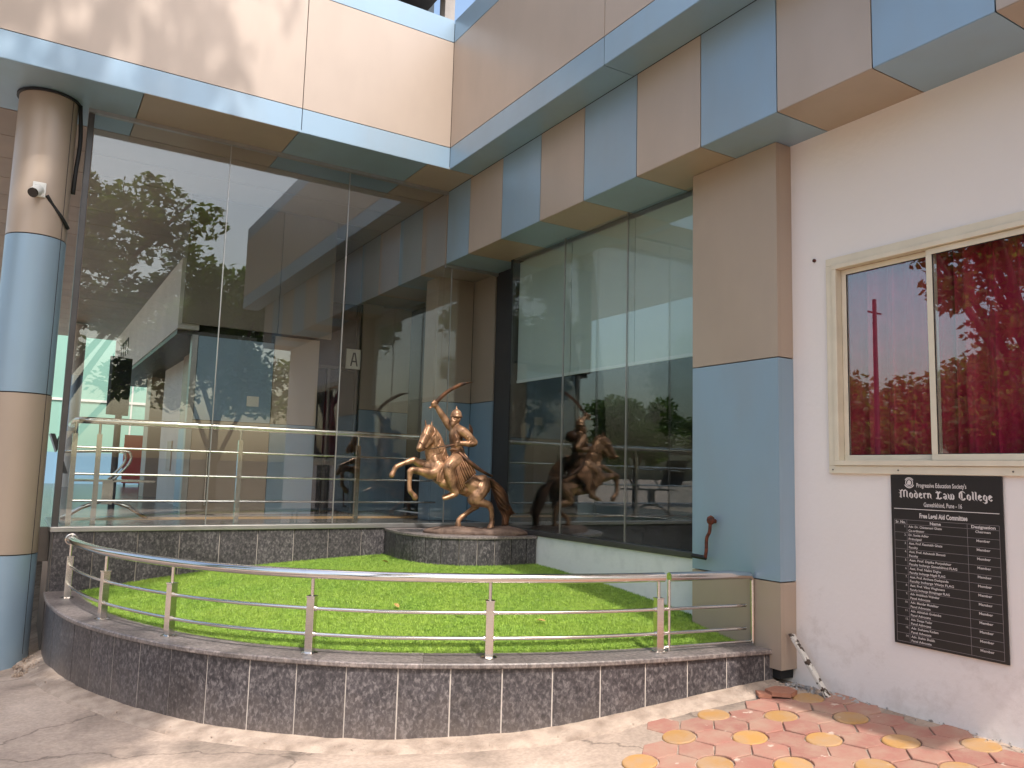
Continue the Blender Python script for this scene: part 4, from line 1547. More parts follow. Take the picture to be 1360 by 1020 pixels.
rpart('end_ball', MB().lathe([(0.004, -0.036), (0.02, -0.031), (0.033, -0.015), (0.037, 0), (0.033, 0.015), (0.02, 0.031), (0.004, 0.036)], (p0.x, p0.y + 0.02, ZR), 20), M['steel'], sm=True)
rpart('end_ring', MB().tube([(p0.x + 0.042 * math.cos(a), p0.y + 0.045, ZR + 0.042 * math.sin(a)) for a in np.linspace(0, 2 * math.pi, 22)[:-1]], 0.008, 8, closed=True), M['steel'], sm=True)
for z in (0.752, 0.600):
    rpart('rail', MB().tube([Vector((p.x, p.y, z)) for p in RAIL[max(0, r0 - 4):r1 + 1:4]], 0.0112, 10), M['steel'], sm=True)
rpart('rail', MB().tube([Vector((p.x, p.y, 0.513)) for p in RAIL[pi_[5] + 1:r1 + 1:4]], 0.009, 8), M['steel'], sm=True)
for k, i in enumerate(pi_):
    p = RAIL[i]
    t = (RAIL[min(i + 3, n - 1)] - RAIL[max(i - 3, 0)]).normalized()
    ang = math.atan2(t.y, t.x)
    mt = Matrix.Translation((p.x, p.y, Z_COP)) @ Matrix.Rotation(ang, 4, 'Z')
    if k == 6:
        rpart('post', MB().tube([(p.x, p.y, 0.50), (p.x, p.y, ZR - 0.02)], 0.013, 12), M['steel'])
        continue
    post = rpart('post', MB().box(-0.025, 0.025, -0.025, 0.025, 0, 0.335).xform(mt), M['steel'], sm=False, bevel=0.003)
    rpart('flange', MB().lathe([(0.052, 0.0), (0.052, 0.006), (0.036, 0.012)], (p.x, p.y, Z_COP + 0.001), 24), M['steel'], parent=post)
    rpart('pin', MB().tube([(p.x, p.y, Z_COP + 0.33), (p.x, p.y, ZR - 0.02)], 0.011, 12), M['steel'], parent=post)
    rpart('cap', MB().box(-0.028, 0.028, -0.028, 0.028, 0.3345, 0.342).xform(mt), M['steel'], parent=post, sm=False)
    for z in (0.752, 0.600):
        rpart('clip', MB().tube([(-0.035, 0, z - Z_COP), (0.035, 0, z - Z_COP)], 0.0165, 10).xform(mt), M['steel'], parent=post)
    if k == 5:
        q = RAIL[i + 4]
        rpart('pin', MB().tube([(q.x, q.y, Z_COP + 0.001), (q.x, q.y, ZR - 0.02)], 0.011, 12), M['steel'], parent=post)


# ------------------------------------------------------------------ turf
def turf_z(x, y):
    d = cdist(x, y)
    return 0.468 + 0.29 * (1 - math.exp(-d / 1.7))


def in_poly(x, y, poly):
    c = False
    j = len(poly) - 1
    for i in range(len(poly)):
        if (poly[i][1] > y) != (poly[j][1] > y) and x < (poly[j][0] - poly[i][0]) * (y - poly[i][1]) / (poly[j][1] - poly[i][1]) + poly[i][0]:
            c = not c
        j = i
    return c


inner = [(p.x, p.y) for p in offset(OUT, 0.265)[::8]]
inner = [(0.55, Y_GLASS)] + [q for q in inner if q[1] < 7.98 and q[0] < X_PIL] + [(X_PIL, 3.97), (X_PIL, 4.43), (X_GLASS, 4.43), (X_GLASS, Y_GLASS)]
xmin, xmax, ymin, ymax = 0.3, X_GLASS, 3.9, Y_GLASS
# height lookup grid
gxs, gys = np.arange(0.2, 4.7, 0.06), np.arange(3.8, 8.1, 0.06)
Hg = np.array([[turf_z(x, y) for x in gxs] for y in gys])


def h_at(x, y):
    fx, fy = (x - gxs[0]) / 0.06, (y - gys[0]) / 0.06
    i, j = np.clip(fx.astype(int), 0, len(gxs) - 2), np.clip(fy.astype(int), 0, len(gys) - 2)
    u, v = fx - i, fy - j
    return Hg[j, i] * (1 - u) * (1 - v) + Hg[j, i + 1] * u * (1 - v) + Hg[j + 1, i] * (1 - u) * v + Hg[j + 1, i + 1] * u * v


N_BL = 430000
bx = RNG.uniform(xmin, xmax, N_BL)
by = RNG.uniform(ymin, ymax, N_BL)
poly = np.array(inner)
ins = np.zeros(N_BL, bool)
j = len(poly) - 1
for i in range(len(poly)):
    xi, yi, xj_, yj_ = poly[i][0], poly[i][1], poly[j][0], poly[j][1]
    if yi != yj_:
        ins ^= ((yi > by) != (yj_ > by)) & (bx < (xj_ - xi) * (by - yi) / (yj_ - yi) + xi)
    j = i
bx, by = bx[ins], by[ins]
nbl = len(bx)
bz = h_at(bx, by)
hgt = RNG.uniform(0.010, 0.024, nbl)
ang = RNG.uniform(0, 2 * np.pi, nbl)
lean = RNG.uniform(0.1, 0.75, nbl) * hgt
la = ang + RNG.uniform(-1.2, 1.2, nbl) + 1.57
wd = RNG.uniform(0.0014, 0.0026, nbl)
V = np.zeros((nbl, 3, 3), np.float32)
V[:, 0] = np.stack([bx - wd * np.cos(ang), by - wd * np.sin(ang), bz], 1)
V[:, 1] = np.stack([bx + wd * np.cos(ang), by + wd * np.sin(ang), bz], 1)
V[:, 2] = np.stack([bx + lean * np.cos(la), by + lean * np.sin(la), bz + hgt], 1)
sheet_v, sheet_f = [], []
sx_, sy_ = np.arange(0.3, 4.51, 0.07), np.arange(3.9, 8.06, 0.07)
key = {}
for jj, y in enumerate(sy_):
    for ii, x in enumerate(sx_):
        key[(ii, jj)] = len(sheet_v)
        sheet_v.append((x, y, turf_z(x, y) + 0.003))
for jj in range(len(sy_) - 1):
    for ii in range(len(sx_) - 1):
        if in_poly(sx_[ii] + 0.035, sy_[jj] + 0.035, inner):
            sheet_f.append((key[(ii, jj)], key[(ii + 1, jj)], key[(ii + 1, jj + 1)], key[(ii, jj + 1)]))
me = bpy.data.meshes.new('artificial_turf')
nv0 = len(sheet_v)
me.vertices.add(nv0 + nbl * 3)
me.vertices.foreach_set('co', np.concatenate([np.array(sheet_v, np.float32).ravel(), V.ravel()]))
nl = len(sheet_f) * 4 + nbl * 3
me.loops.add(nl)
me.loops.foreach_set('vertex_index', np.concatenate([np.array(sheet_f, np.int32).ravel(), np.arange(nbl * 3, dtype=np.int32) + nv0]))
me.polygons.add(len(sheet_f) + nbl)
me.polygons.foreach_set('loop_start', np.concatenate([np.arange(len(sheet_f)) * 4, len(sheet_f) * 4 + np.arange(nbl) * 3]).astype(np.int32))
me.update(calc_edges=True)
link('artificial_turf', me, M['turf'], kind='stuff', label='bright green artificial turf filling the curved planter', cat='turf')

# soil edge under the turf
so = MB()
for i in range(0, n - 6, 6):
    a, b = offset(OUT, 0.24)[i] if False else INN[i], INN[i + 6]
    pass

# fallen leaves on the turf
lf = MB()
lf.add([(-0.03, 0, 0), (-0.012, -0.014, 0.006), (0.012, -0.012, 0.008), (0.03, 0, 0.002), (0.012, 0.013, 0.009), (-0.012, 0.014, 0.005), (0, 0, 0.0)],
       [(0, 1, 6), (1, 2, 6), (2, 3, 6), (3, 4, 6), (4, 5, 6), (5, 0, 6)])
lme = lf.mesh('fallen_leaf')
lme.materials.append(M['leaf_dry'])
for (x, y, who) in ((2.75, 5.10, 'lying on the turf behind the middle rail post'), (3.22, 4.76, 'on the turf towards the right side of the planter'), (2.44, 5.5, 'near the middle of the turf'),
                    (3.1, 7.3, 'close in front of the statue pedestal'), (3.86, 6.2, 'on the turf beside the shadow line')):
    o = bpy.data.objects.new('fallen_leaf', lme)
    COL.objects.link(o)
    o.location = (x, y, turf_z(x, y) + 0.026)
    o.rotation_euler = (random.uniform(-.3, .3), random.uniform(-.3, .3), random.uniform(0, 6))
    o.scale = (1.2,) * 3
    tag(o, 'small dry leaf ' + who, 'leaf', 'dry leaves on the turf')

# ------------------------------------------------------------------ statue pedestal
pd = thing('statue_pedestal', 'rounded dark granite pedestal in the corner under the horseman statue', 'pedestal', (4.1, 7.4, 0.6))
PDP = Matrix.Translation((-4.1, -7.4, -0.6))
ZP = 0.985
pc = resample(catmull([Vector(p) for p in [(3.37, 8.0, 0), (3.335, 7.6, 0), (3.40, 7.18, 0), (3.62, 6.88, 0), (4.0, 6.74, 0), (4.48, 6.72, 0)]]), 0.02)


def dpart(name, mb, m, **kw):
    o = mb.build(name, m, pd, False, **kw)
    o.matrix_parent_inverse = PDP
    return o


corner = Vector((4.48, 8.0, 0))


def ins_(p, d):
    return p + (Vector((4.3, 7.7, 0)) - p).normalized() * d


dpart('core', MB().prism([tuple(ins_(p, 0.03)[:2]) for p in pc] + [(4.48, 8.0)], 0.4, ZP - 0.03), M['grout'])
npc = len(pc)
per = 9
i = 0
while i < npc - 1:
    b = min(i + per, npc - 1)
    if b - i < 4:
        break
    mb = MB()
    idxs = list(range(i, b + 1, 3))
    if idxs[-1] != b:
        idxs.append(b)
    pp = [pc[q] for q in idxs]
    pp[0] = pp[0].lerp(pp[1], 0.08)
    pp[-1] = pp[-1].lerp(pp[-2], 0.08)
    outr = [ins_(p, 0.012) for p in pp]
    innr = [ins_(p, 0.029) for p in pp]
    mb.prism([tuple(p[:2]) for p in outr] + [tuple(p[:2]) for p in innr[::-1]], 0.5, ZP - 0.029)
    dpart('granite_tile', mb, M['granite'])
    i = b
dpart('top_slab', MB().prism([tuple(p[:2]) for p in pc[::2]] + [(4.48, 6.72), (4.48, 8.0)], ZP - 0.028, ZP), M['granite_top'], bevel=0.005)

#<<STATUE
# ------------------------------------------------------------------ equestrian statue
S_ = 0.00183
PSI = math.radians(63)
SPS, CPS = math.sin(PSI), math.cos(PSI)
rv = Vector((0.85, -0.526, 0)).normalized()          # across the camera's view of the pedestal, left to right
cv = Vector((-0.526, -0.85, 0)).normalized()         # out of the corner, level towards the camera
hv = (-rv * SPS + cv * CPS).normalized()             # the way the horse faces
stt = thing('equestrian_statue', 'copper bronze statue of a sword-raising rider on a rearing horse', 'statue', (4.0, 7.12, ZP), math.atan2(hv.y, hv.x))


_E0 = Vector((3.39664, 7.42679, 0.615))  # camera position in statue axes
_D0, _DX, _DY = Vector((-0.28635, -0.96696, 0.12615)), Vector((-1.99014e-4, 1.01425e-4, 0.06075e-4)), Vector((-0.16765e-4, -0.19602e-4, -2.21958e-4))  # camera ray, and its change per zoomed image pixel right and down


def L3(zx, zy, w=0.0):
    """zoomed image pixels (right, down) and metres to the horse's left -> statue axes (forward, left, up)"""
    # camera ray through the image pixel, cut by the plane at that left offset
    d = _D0 + _DX * zx + _DY * zy
    return _E0 + d * ((w - _E0.y) / d.y)


_bm = bmesh.new()
bmesh.ops.create_icosphere(_bm, subdivisions=2, radius=1.0)
_bm.verts.ensure_lookup_table()
ICO_V = np.array([v.co[:] for v in _bm.verts], np.float32)
ICO_F = np.array([[v.index for v in f.verts] for f in _bm.faces], np.int32)
_bm.free()


class Clay:
    """many overlapping balls, fused into one skin"""
    def __init__(self, fat=1.0, pad=0.0):
        self.c, self.r, self.fat, self.pad = [], [], fat, pad

    def ball(self, p, r, sc=(1, 1, 1)):
        self.c.append(tuple(p))
        self.r.append((r * sc[0], r * sc[1], r * sc[2]))
        return self

    def limb(self, pts, sc=(1, 1, 1), dense=0.32):
        """pts: (x, y, w, r) with x, y in zoomed image pixels; smooth taper along the chain"""
        P = [L3(a[0], a[1], a[2]) for a in pts]
        R = [a[3] * self.fat + self.pad for a in pts]
        return self.chain(P, R, sc, dense)

    def chain(self, P, R, sc=(1, 1, 1), dense=0.32):
        C4 = catmull([Vector((*p,)) for p in P], 8) if len(P) > 2 else [P[0].lerp(P[1], t / 8) for t in range(9)]
        nseg = len(P) - 1
        last = None
        for k, p in enumerate(C4):
            t = k / (len(C4) - 1) * nseg
            i = min(int(t), nseg - 1)
            r = R[i] + (R[i + 1] - R[i]) * (t - i)
            if last is not None:
                m = max(1, int((p - last[0]).length / (dense * min(r, last[1])) + 0.5))
                for q in range(1, m + 1):
                    self.ball(last[0].lerp(p, q / m), last[1] + (r - last[1]) * q / m, sc)
            else:
                self.ball(p, r, sc)
            last = (p, r)
        return self

    def skin(self, name, m, parent, voxel=0.006, smooth=3, factor=0.5):
        nb_ = len(self.c)
        c, r = np.array(self.c, np.float32), np.array(self.r, np.float32)
        v = (ICO_V[None] * r[:, None, :] + c[:, None, :]).reshape(-1, 3)
        f = (ICO_F[None] + (np.arange(nb_) * len(ICO_V))[:, None, None]).reshape(-1, 3)
        me = bpy.data.meshes.new(name + '_raw')
        me.from_pydata(v.tolist(), [], f.tolist())
        ob = bpy.data.objects.new('raw', me)
        COL.objects.link(ob)
        md = ob.modifiers.new('r', 'REMESH')
        md.mode = 'VOXEL'
        md.voxel_size = voxel
        if smooth:
            sm = ob.modifiers.new('s', 'SMOOTH')
            sm.factor = factor
            sm.iterations = smooth
        d = bpy.context.evaluated_depsgraph_get()
        out = bpy.data.meshes.new_from_object(ob.evaluated_get(d))
        out.name = name
        bpy.data.objects.remove(ob)
        bpy.data.meshes.remove(me)
        out.materials.clear()
        return link(name, out, m, parent, True)


# ---- horse
H = Clay(1.08, 0.005)
H.limb([(372, 560, 0, .098), (420, 590, 0, .112), (480, 620, 0, .116), (545, 650, 0, .108), (600, 668, 0, .112), (628, 662, 0, .10)], dense=0.2)
H.limb([(352, 560, 0, .075), (345, 580, 0, .07)])                                   # breast
H.limb([(395, 555, .055, .07), (380, 580, .07, .06), (352, 590, .075, .05)])         # near shoulder
H.limb([(385, 545, -.055, .068), (350, 550, -.065, .05), (320, 545, -.065, .042)])   # far shoulder
H.limb([(640, 640, .03, .07), (630, 680, .06, .075), (606, 720, .07, .066)])         # near haunch
H.limb([(640, 640, -.03, .07), (610, 690, -.06, .07), (590, 740, -.065, .055)])      # far haunch
# neck and head, turned a little to the left of the horse
H.limb([(398, 540, 0, .098), (392, 490, .005, .088), (384, 440, .012, .076), (372, 395, .024, .064), (356, 358, .036, .052)], sc=(1, .74, 1), dense=0.2)
H.limb([(372, 520, 0, .078), (352, 470, .008, .060), (346, 425, .022, .050)], sc=(1, .66, 1))     # throat
H.limb([(338, 345, .050, .047), (324, 372, .070, .045), (308, 405, .094, .037), (293, 434, .114, .030), (287, 449, .122, .029)], sc=(1, .92, 1), dense=0.2)
H.limb([(350, 374, .045, .046), (344, 400, .058, .042), (320, 428, .084, .030), (304, 450, .105, .021)], sc=(1, .8, 1))   # jaw
for dw in (-.024, .024):                                                               # nostrils, eye ridges
    H.ball(L3(284, 448, .125 + dw), .015)
    H.ball(L3(330, 374, .075 + dw * 1.6), .017)
# near foreleg folded down, far foreleg reaching out
H.limb([(352, 590, .075, .048), (318, 584, .08, .040), (280, 576, .083, .031), (245, 571, .085, .027), (233, 580, .085, .026)])
H.limb([(234, 578, .085, .025), (230, 610, .085, .0185), (228, 650, .085, .0165), (229, 676, .085, .0165), (233, 690, .086, .020), (244, 704, .087, .0165)])
H.limb([(246, 704, .087, .017), (255, 716, .088, .022), (260, 726, .088, .024)], sc=(1, .95, 1))
H.limb([(320, 545, -.065, .042), (285, 532, -.07, .034), (258, 516, -.075, .028), (240, 518, -.075, .0255)])
H.limb([(240, 518, -.075, .025), (205, 530, -.075, .019), (168, 545, -.075, .0165), (150, 556, -.075, .0195), (141, 574, -.075, .016)])
H.limb([(141, 576, -.075, .017), (134, 590, -.075, .021), (130, 600, -.075, .023)])
# near hind leg
H.limb([(606, 720, .07, .064), (598, 742, .072, .055), (625, 752, .074, .043), (655, 760, .075, .034), (678, 768, .075, .030)])
H.limb([(678, 768, .075, .029), (690, 795, .075, .022), (694, 830, .075, .0185), (694, 856, .075, .0185), (695, 866, .075, .0215), (690, 876, .076, .019)])
H.limb([(690, 876, .076, .021), (687, 890, .077, .027), (685, 898, .077, .029)])
# far hind leg, cannon thrown forward under the body
H.limb([(590, 740, -.065, .052), (600, 762, -.065, .038), (606, 774, -.065, .030)])
H.limb([(604, 776, -.065, .027), (575, 797, -.065, .020), (545, 820, -.065, .018), (520, 838, -.065, .0205), (508, 852, -.065, .020)])
H.limb([(506, 852, -.065, .019), (503, 872, -.065, .021), (503, 886, -.065, .027)])
# muscle and rib accents
H.limb([(420, 640, .085, .05), (470, 665, .088, .045), (530, 680, .08, .04)])
H.limb([(372, 500, .05, .03), (388, 555, .075, .035)])
horse = H.skin('horse', M['bronze'], stt, 0.0055, 4)
# ears
ears = Clay()
ears.limb([(323, 334, .022, .018), (320, 308, .022, .013), (317, 286, .022, .004)], sc=(.7, 1, 1), dense=0.2)
ears.limb([(350, 338, .072, .018), (353, 314, .074, .013), (355, 294, .076, .004)], sc=(.7, 1, 1), dense=0.2)
ears.skin('ears', M['bronze'], horse, 0.004, 2)
# mane: locks falling along the crest and over the brow
MN = Clay()
mr_ = random.Random(9)
for k in range(30):
    t = k / 29
    bx_, by_ = 352 + 88 * t ** 0.85, 322 + 185 * t
    w0 = .034 - .03 * t
    sg_ = 1 if k % 3 else -1
    ln = mr_.uniform(.8, 1.3)
    MN.limb([(bx_, by_, w0 + .006 * sg_, .017), (bx_ + 12 + mr_.uniform(-5, 5), by_ + 18 * ln, w0 + .034 * sg_, .014), (bx_ + 6 + mr_.uniform(-12, 10), by_ + 48 * ln, w0 + .052 * sg_, .010), (bx_ + mr_.uniform(-14, 12), by_ + 74 * ln, w0 + .052 * sg_, .004)], dense=0.3)
for dx in (-8, -1, 6, 13):
    MN.limb([(340, 320, .052, .014), (328 + dx, 338, .082, .012), (320 + dx, 364, .105, .009), (313 + dx, 384, .114, .003)])
MN.skin('mane', M['bronze'], horse, 0.0045, 2)
# tail: twisted ropes of hair reaching the rock
TL = Clay()
spine = [(652, 612), (685, 632), (720, 672), (745, 720), (758, 768), (775, 800), (772, 838), (768, 880)]
rad = [.014, .030, .042, .050, .050, .046, .030, .026]
for k in range(9):
    ph = 2 * math.pi * k / 9
    P, R = [], []
    for i, (a, b) in enumerate(spine):
        th = ph + i * 0.75
        P.append(L3(a, b, 0) + Vector((math.cos(th) * rad[i], math.sin(th) * rad[i] * 1.1, 0.25 * math.sin(th) * rad[i])))
        R.append(max(.008, rad[i] * (.46 if k % 2 else .34)))
    TL.chain(P, R, dense=0.35)
for k, (a, b, w) in enumerate(((818, 806, .02), (828, 818, -.01), (806, 792, .03), (812, 824, .01))):
    TL.limb([(752, 750 + 8 * k, w, .022), (785, 795 + 3 * k, w, .019), (a, b, w, .006)])
TL.skin('tail', M['bronze_dark'], horse, 0.0045, 0)
# saddle cloth, girth and breast strap
SC = Clay()
for k in range(9):
    t = k / 8
    x0 = 395 + 120 * t
    SC.limb([(x0 + 28, 505 + 46 * t, .02, .02), (x0 + 12, 545 + 40 * t, .105, .016), (x0 - 4, 590 + 36 * t, .128, .014), (x0 - 10, 634 + 28 * t, .122, .012)], dense=0.4)
SC.skin('saddle_cloth', M['bronze_robe'], horse, 0.0055, 2)
strap = MB()
cen, ax = L3(445, 602, 0), (L3(545, 650, 0) - L3(372, 560, 0)).normalized()
sd = Vector((0, 1, 0))
upv = ax.cross(sd).normalized()
strap.tube([cen + (sd * math.cos(a) + upv * math.sin(a)) * .128 for a in np.linspace(0, 2 * math.pi, 34)[:-1]], .010, 8, closed=True)
strap.build('girth', M['bronze_dark'], horse, True)
MB().tube(catmull([L3(402, 560, .105), L3(360, 562, .10), L3(322, 556, .05), L3(312, 548, 0), L3(330, 535, -.08)], 6), .0065, 8).build('breast_strap', M['bronze_dark'], horse, True)
# bridle and reins
br = MB()
br.tube(catmull([L3(348, 345, .10), L3(338, 385, .118), L3(318, 425, .124), L3(306, 440, .132)], 5), .0045, 6)
br.tube(catmull([L3(306, 440, .134), L3(296, 418, .142), L3(283, 412, .115), L3(290, 420, .07)], 5), .0045, 6)
br.tube(catmull([L3(322, 352, .075), L3(312, 350, .06), L3(316, 350, .02)], 5), .004, 6)
br.build('bridle', M['bronze_dark'], horse, True)
rn = MB()
rn.tube(catmull([L3(308, 443, .134), L3(345, 452, .11), L3(420, 436, .12), L3(498, 424, .125)], 6), .0045, 6)
rn.tube(catmull([L3(296, 446, .06), L3(350, 462, -.03), L3(430, 445, .0), L3(500, 428, .11)], 6), .0045, 6)
rn.build('reins', M['bronze_dark'], horse, True)

# ---- rider: one body from boots to raised hand
Rd = Clay(1.08, 0.004)
Rd.limb([(508, 520, 0, .088), (502, 480, 0, .072), (497, 448, 0, .062), (493, 410, 0, .070), (491, 375, 0, .076), (492, 348, 0, .064), (493, 330, 0, .036)], sc=(.82, 1.12, 1), dense=0.2)
Rd.limb([(478, 342, -.085, .040), (492, 338, 0, .045), (524, 350, .085, .042)])
Rd.limb([(493, 332, 0, .030), (492, 312, .004, .028)])
# head looking out over the horse's left ear
hd_ = L3(491, 281, .006)
Rd.ball(hd_, .053, (1.0, .90, 1.12))
Rd.ball(hd_ + Vector((.024, .016, -.026)), .038, (1, .9, 1))
fdir = Vector((.86, .5, 0)).normalized()
fs = Vector((-fdir.y, fdir.x, 0))
Rd.ball(hd_ + fdir * .058 + Vector((0, 0, -.004)), .011, (1, 1, 1.5))               # nose
Rd.ball(hd_ + fdir * .064 + Vector((0, 0, -.013)), .011)
for s in (-1, 1):
    Rd.ball(hd_ + fdir * .048 + fs * (.019 * s) + Vector((0, 0, .012)), .010, (1, 1, .55))   # brow
    Rd.ball(hd_ + fdir * .041 + fs * (.024 * s) + Vector((0, 0, -.010)), .013)               # cheek
    Rd.ball(hd_ + fs * (.050 * s) + Vector((0, 0, -.004)), .011, (.7, .6, 1.4))              # ear
    Rd.chain([hd_ + fdir * .058 + fs * (.004 * s) + Vector((0, 0, -.025)), hd_ + fdir * .052 + fs * (.022 * s) + Vector((0, 0, -.03)), hd_ + fdir * .036 + fs * (.036 * s) + Vector((0, 0, -.016))], [.011, .010, .005])
Rd.chain([hd_ + fdir * .038 + Vector((0, 0, -.042)), hd_ + fdir * .050 + Vector((0, 0, -.064)), hd_ + fdir * .052 + Vector((0, 0, -.092))], [.032, .023, .006])   # beard
# raised right arm with a fist round the hilt
Rd.limb([(476, 338, -.09, .041), (452, 318, -.10, .036), (432, 288, -.108, .032), (414, 262, -.115, .029), (398, 238, -.118, .025), (384, 218, -.12, .020), (375, 207, -.12, .020)])
Rd.ball(L3(368, 199, -.12), .021, (1.0, .9, 1.0))
for q in range(4):
    Rd.limb([(372 + q * 3 - 4, 192 + q * 5, -.104, .0085), (363 + q * 3 - 4, 193 + q * 5, -.100, .0085), (358 + q * 3 - 4, 199 + q * 5, -.112, .008)])
Rd.limb([(377, 200, -.108, .009), (372, 190, -.102, .0085), (363, 187, -.106, .008)])
# left arm bent, hand on the reins
Rd.limb([(526, 352, .095, .044), (552, 372, .115, .040), (576, 396, .13, .035), (594, 417, .135, .031), (570, 423, .14, .027), (540, 421, .14, .022), (518, 420, .136, .020)])
Rd.ball(L3(506, 421, .13), .021)
for q in range(4):
    Rd.limb([(507, 411 + q * 6, .142, .009), (496, 412 + q * 6, .142, .0085), (490, 417 + q * 6, .13, .008)])
Rd.limb([(514, 412, .13, .009), (502, 406, .128, .008)])
# legs
Rd.limb([(508, 510, .05, .070), (480, 525, .10, .066), (452, 552, .135, .056), (450, 580, .142, .050), (460, 622, .148, .044), (470, 660, .152, .034), (478, 686, .155, .029)])
Rd.limb([(484, 690, .155, .029), (489, 705, .156, .024), (465, 718, .158, .021), (438, 728, .160, .017), (422, 731, .160, .012)])
Rd.limb([(500, 510, -.05, .070), (470, 535, -.10, .062), (446, 560, -.13, .052), (458, 620, -.14, .042), (472, 680, -.145, .028)])
Rd.limb([(478, 690, -.145, .026), (455, 712, -.148, .020), (420, 722, -.15, .013)])
rider = Rd.skin('rider', M['bronze'], stt, 0.005, 2)
# helmet with rim and spike
hc = hd_ + Vector((-.004, -.002, .018))
hm = MB().lathe([(.059, -.006), (.063, .0), (.062, .009), (.057, .014), (.056, .027), (.050, .048), (.036, .066), (.018, .077), (.008, .085), (.010, .092), (.004, .100), (.002, .114)], tuple(hc), 28)
hm.build('helmet', M['bronze'], rider, True)
# robe skirts thrown back over the horse in pleats


def pleated(name, waist, mid_, hem, folds, amp, parent, m, ph=0.0):
    """cloth between three guide lines (waist, bulge, hem), each two image-pixel points; folds deepen towards the hem"""
    mb = MB()
    NS, NT = folds * 8, 16
    side = 1 if waist[0][2] >= 0 else -1
    for j_ in range(NT + 1):
        t = j_ / NT
        for i_ in range(NS + 1):
            s_ = i_ / NS
            A, B, Cc = [L3(*a).lerp(L3(*b), s_) for a, b in (waist, mid_, hem)]
            p = A * (1 - t) ** 2 + B * 2 * t * (1 - t) + Cc * t * t
            f_ = math.sin(2 * math.pi * (folds * s_) + ph + 0.7 * math.sin(5 * s_)) 
            f_ = math.copysign(abs(f_) ** 0.8, f_)
            p = p + Vector((0.25 * f_, side * f_, 0.1 * f_)) * amp * (0.25 + 0.75 * t)
            if j_ == NT:
                p = p + Vector((0, 0, 0.006 * math.sin(9 * s_)))
            mb.v.append(tuple(p))
    for j_ in range(NT):
        for i_ in range(NS):
            a = j_ * (NS + 1) + i_
            mb.f.append((a, a + 1, a + NS + 2, a + NS + 1))
    o = mb.build(name, m, parent, True)
    md = o.modifiers.new('solid', 'SOLIDIFY')
    md.thickness = 0.007
    md.offset = 0
    return o


pleated('robe', ((524, 462, .07), (476, 478, .085)), ((572, 506, .165), (478, 560, .185)), ((604, 588, .150), (524, 656, .160)), 8, .016, rider, M['bronze_robe'])
pleated('robe', ((500, 470, .08), (470, 476, .075)), ((500, 560, .20), (462, 545, .19)), ((548, 668, .165), (512, 700, .160)), 4, .013, rider, M['bronze_robe'], 1.0)
pleated('robe', ((524, 462, -.07), (476, 478, -.08)), ((572, 506, -.165), (478, 560, -.18)), ((604, 588, -.15), (520, 640, -.16)), 7, .014, rider, M['bronze_robe'])
MB().tube(catmull([L3(604, 588, .156), L3(582, 612, .164), L3(552, 636, .168), L3(524, 656, .166)], 6), .0055, 8).build('robe_hem', M['bronze_dark'], rider, True)
# folds of the tunic and trousers
fo = Clay()
for k in range(5):
    fo.limb([(470 - 3 * k, 540 + 24 * k, .185 - .003 * k, .006), (452 + 2 * k, 552 + 24 * k, .196 - .004 * k, .008), (440 + 3 * k, 548 + 25 * k, .186 - .003 * k, .004)])
fo.skin('trouser_folds', M['bronze_robe'], rider, 0.004, 1)
fo = Clay()
for k in range(4):
    fo.limb([(566 + 8 * k, 372 + 14 * k, .155 + .004 * k, .005), (556 + 10 * k, 384 + 13 * k, .163 + .004 * k, .007), (548 + 10 * k, 398 + 11 * k, .155 + .004 * k, .004)])
fo.skin('sleeve_folds', M['bronze_robe'], rider, 0.004, 1)
fo = Clay()
for k in range(4):
    fo.limb([(478 + 4 * k, 352 + 6 * k, .04 + .02 * k, .004), (482 + 5 * k, 395, .062 + .018 * k, .006), (488 + 5 * k, 440, .055 + .016 * k, .004)])
fo.skin('tunic_folds', M['bronze_robe'], rider, 0.004, 1)
belt = MB()
bc_ = L3(497, 458, 0)
belt.tube([bc_ + Vector((.062 * math.cos(a), .078 * math.sin(a), .004 * math.sin(3 * a))) for a in np.linspace(0, 2 * math.pi, 30)[:-1]], .013, 8, closed=True)
belt.build('sash', M['bronze'], rider, True)
nk = MB()
for q, dz in ((0, 0), (1, .03)):
    nk.tube(catmull([L3(474, 336, -.05), L3(478, 372 + 16 * q, .03), L3(492, 396 + 20 * q, .085), L3(508, 372 + 14 * q, .095), L3(506, 336, .05)], 6), .004, 6)
nk.build('necklace', M['bronze'], rider, True)
# scabbard, shield, sword
MB().tube(catmull([L3(505, 468, .10), L3(560, 520, .15), L3(620, 565, .165), L3(672, 596, .155), L3(697, 606, .14)], 8), [.015 + .008 * math.sin(min(1, k / 20) * 3.14) for k in range(32)] + [.008], 10).build('scabbard', M['bronze_dark'], stt, True)
sh = MB().lathe([(.001, .022), (.02, .020), (.045, .012), (.064, .0), (.066, -.004), (.06, -.006), (.001, -.004)], seg=28)
shm = Matrix.Translation(L3(536, 350, .03) + Vector((-.075, 0, .01))) @ Vector((-.8, .5, .2)).to_track_quat('Z', 'Y').to_matrix().to_4x4()
sh.xform(shm)
sh.build('shield', M['bronze_dark'], stt, True)
sw = MB()
path = catmull([L3(378, 190, -.12), L3(415, 152, -.12), L3(455, 121, -.12), L3(500, 97, -.12), L3(545, 80, -.12), L3(594, 76, -.12)], 8)
N_ = len(path)
for i, p in enumerate(path):
    t = (path[min(i + 1, N_ - 1)] - path[max(i - 1, 0)]).normalized()
    nn = t.cross(Vector((0, 1, 0))).normalized()
    w = .022 * (1 - .25 * i / N_) * (1 if i < N_ * .75 else max(.06, (N_ - 1 - i) / (N_ * .25)))
    sw.v += [tuple(p + nn * w), tuple(p + Vector((0, .004, 0))), tuple(p - nn * w), tuple(p - Vector((0, .004, 0)))]
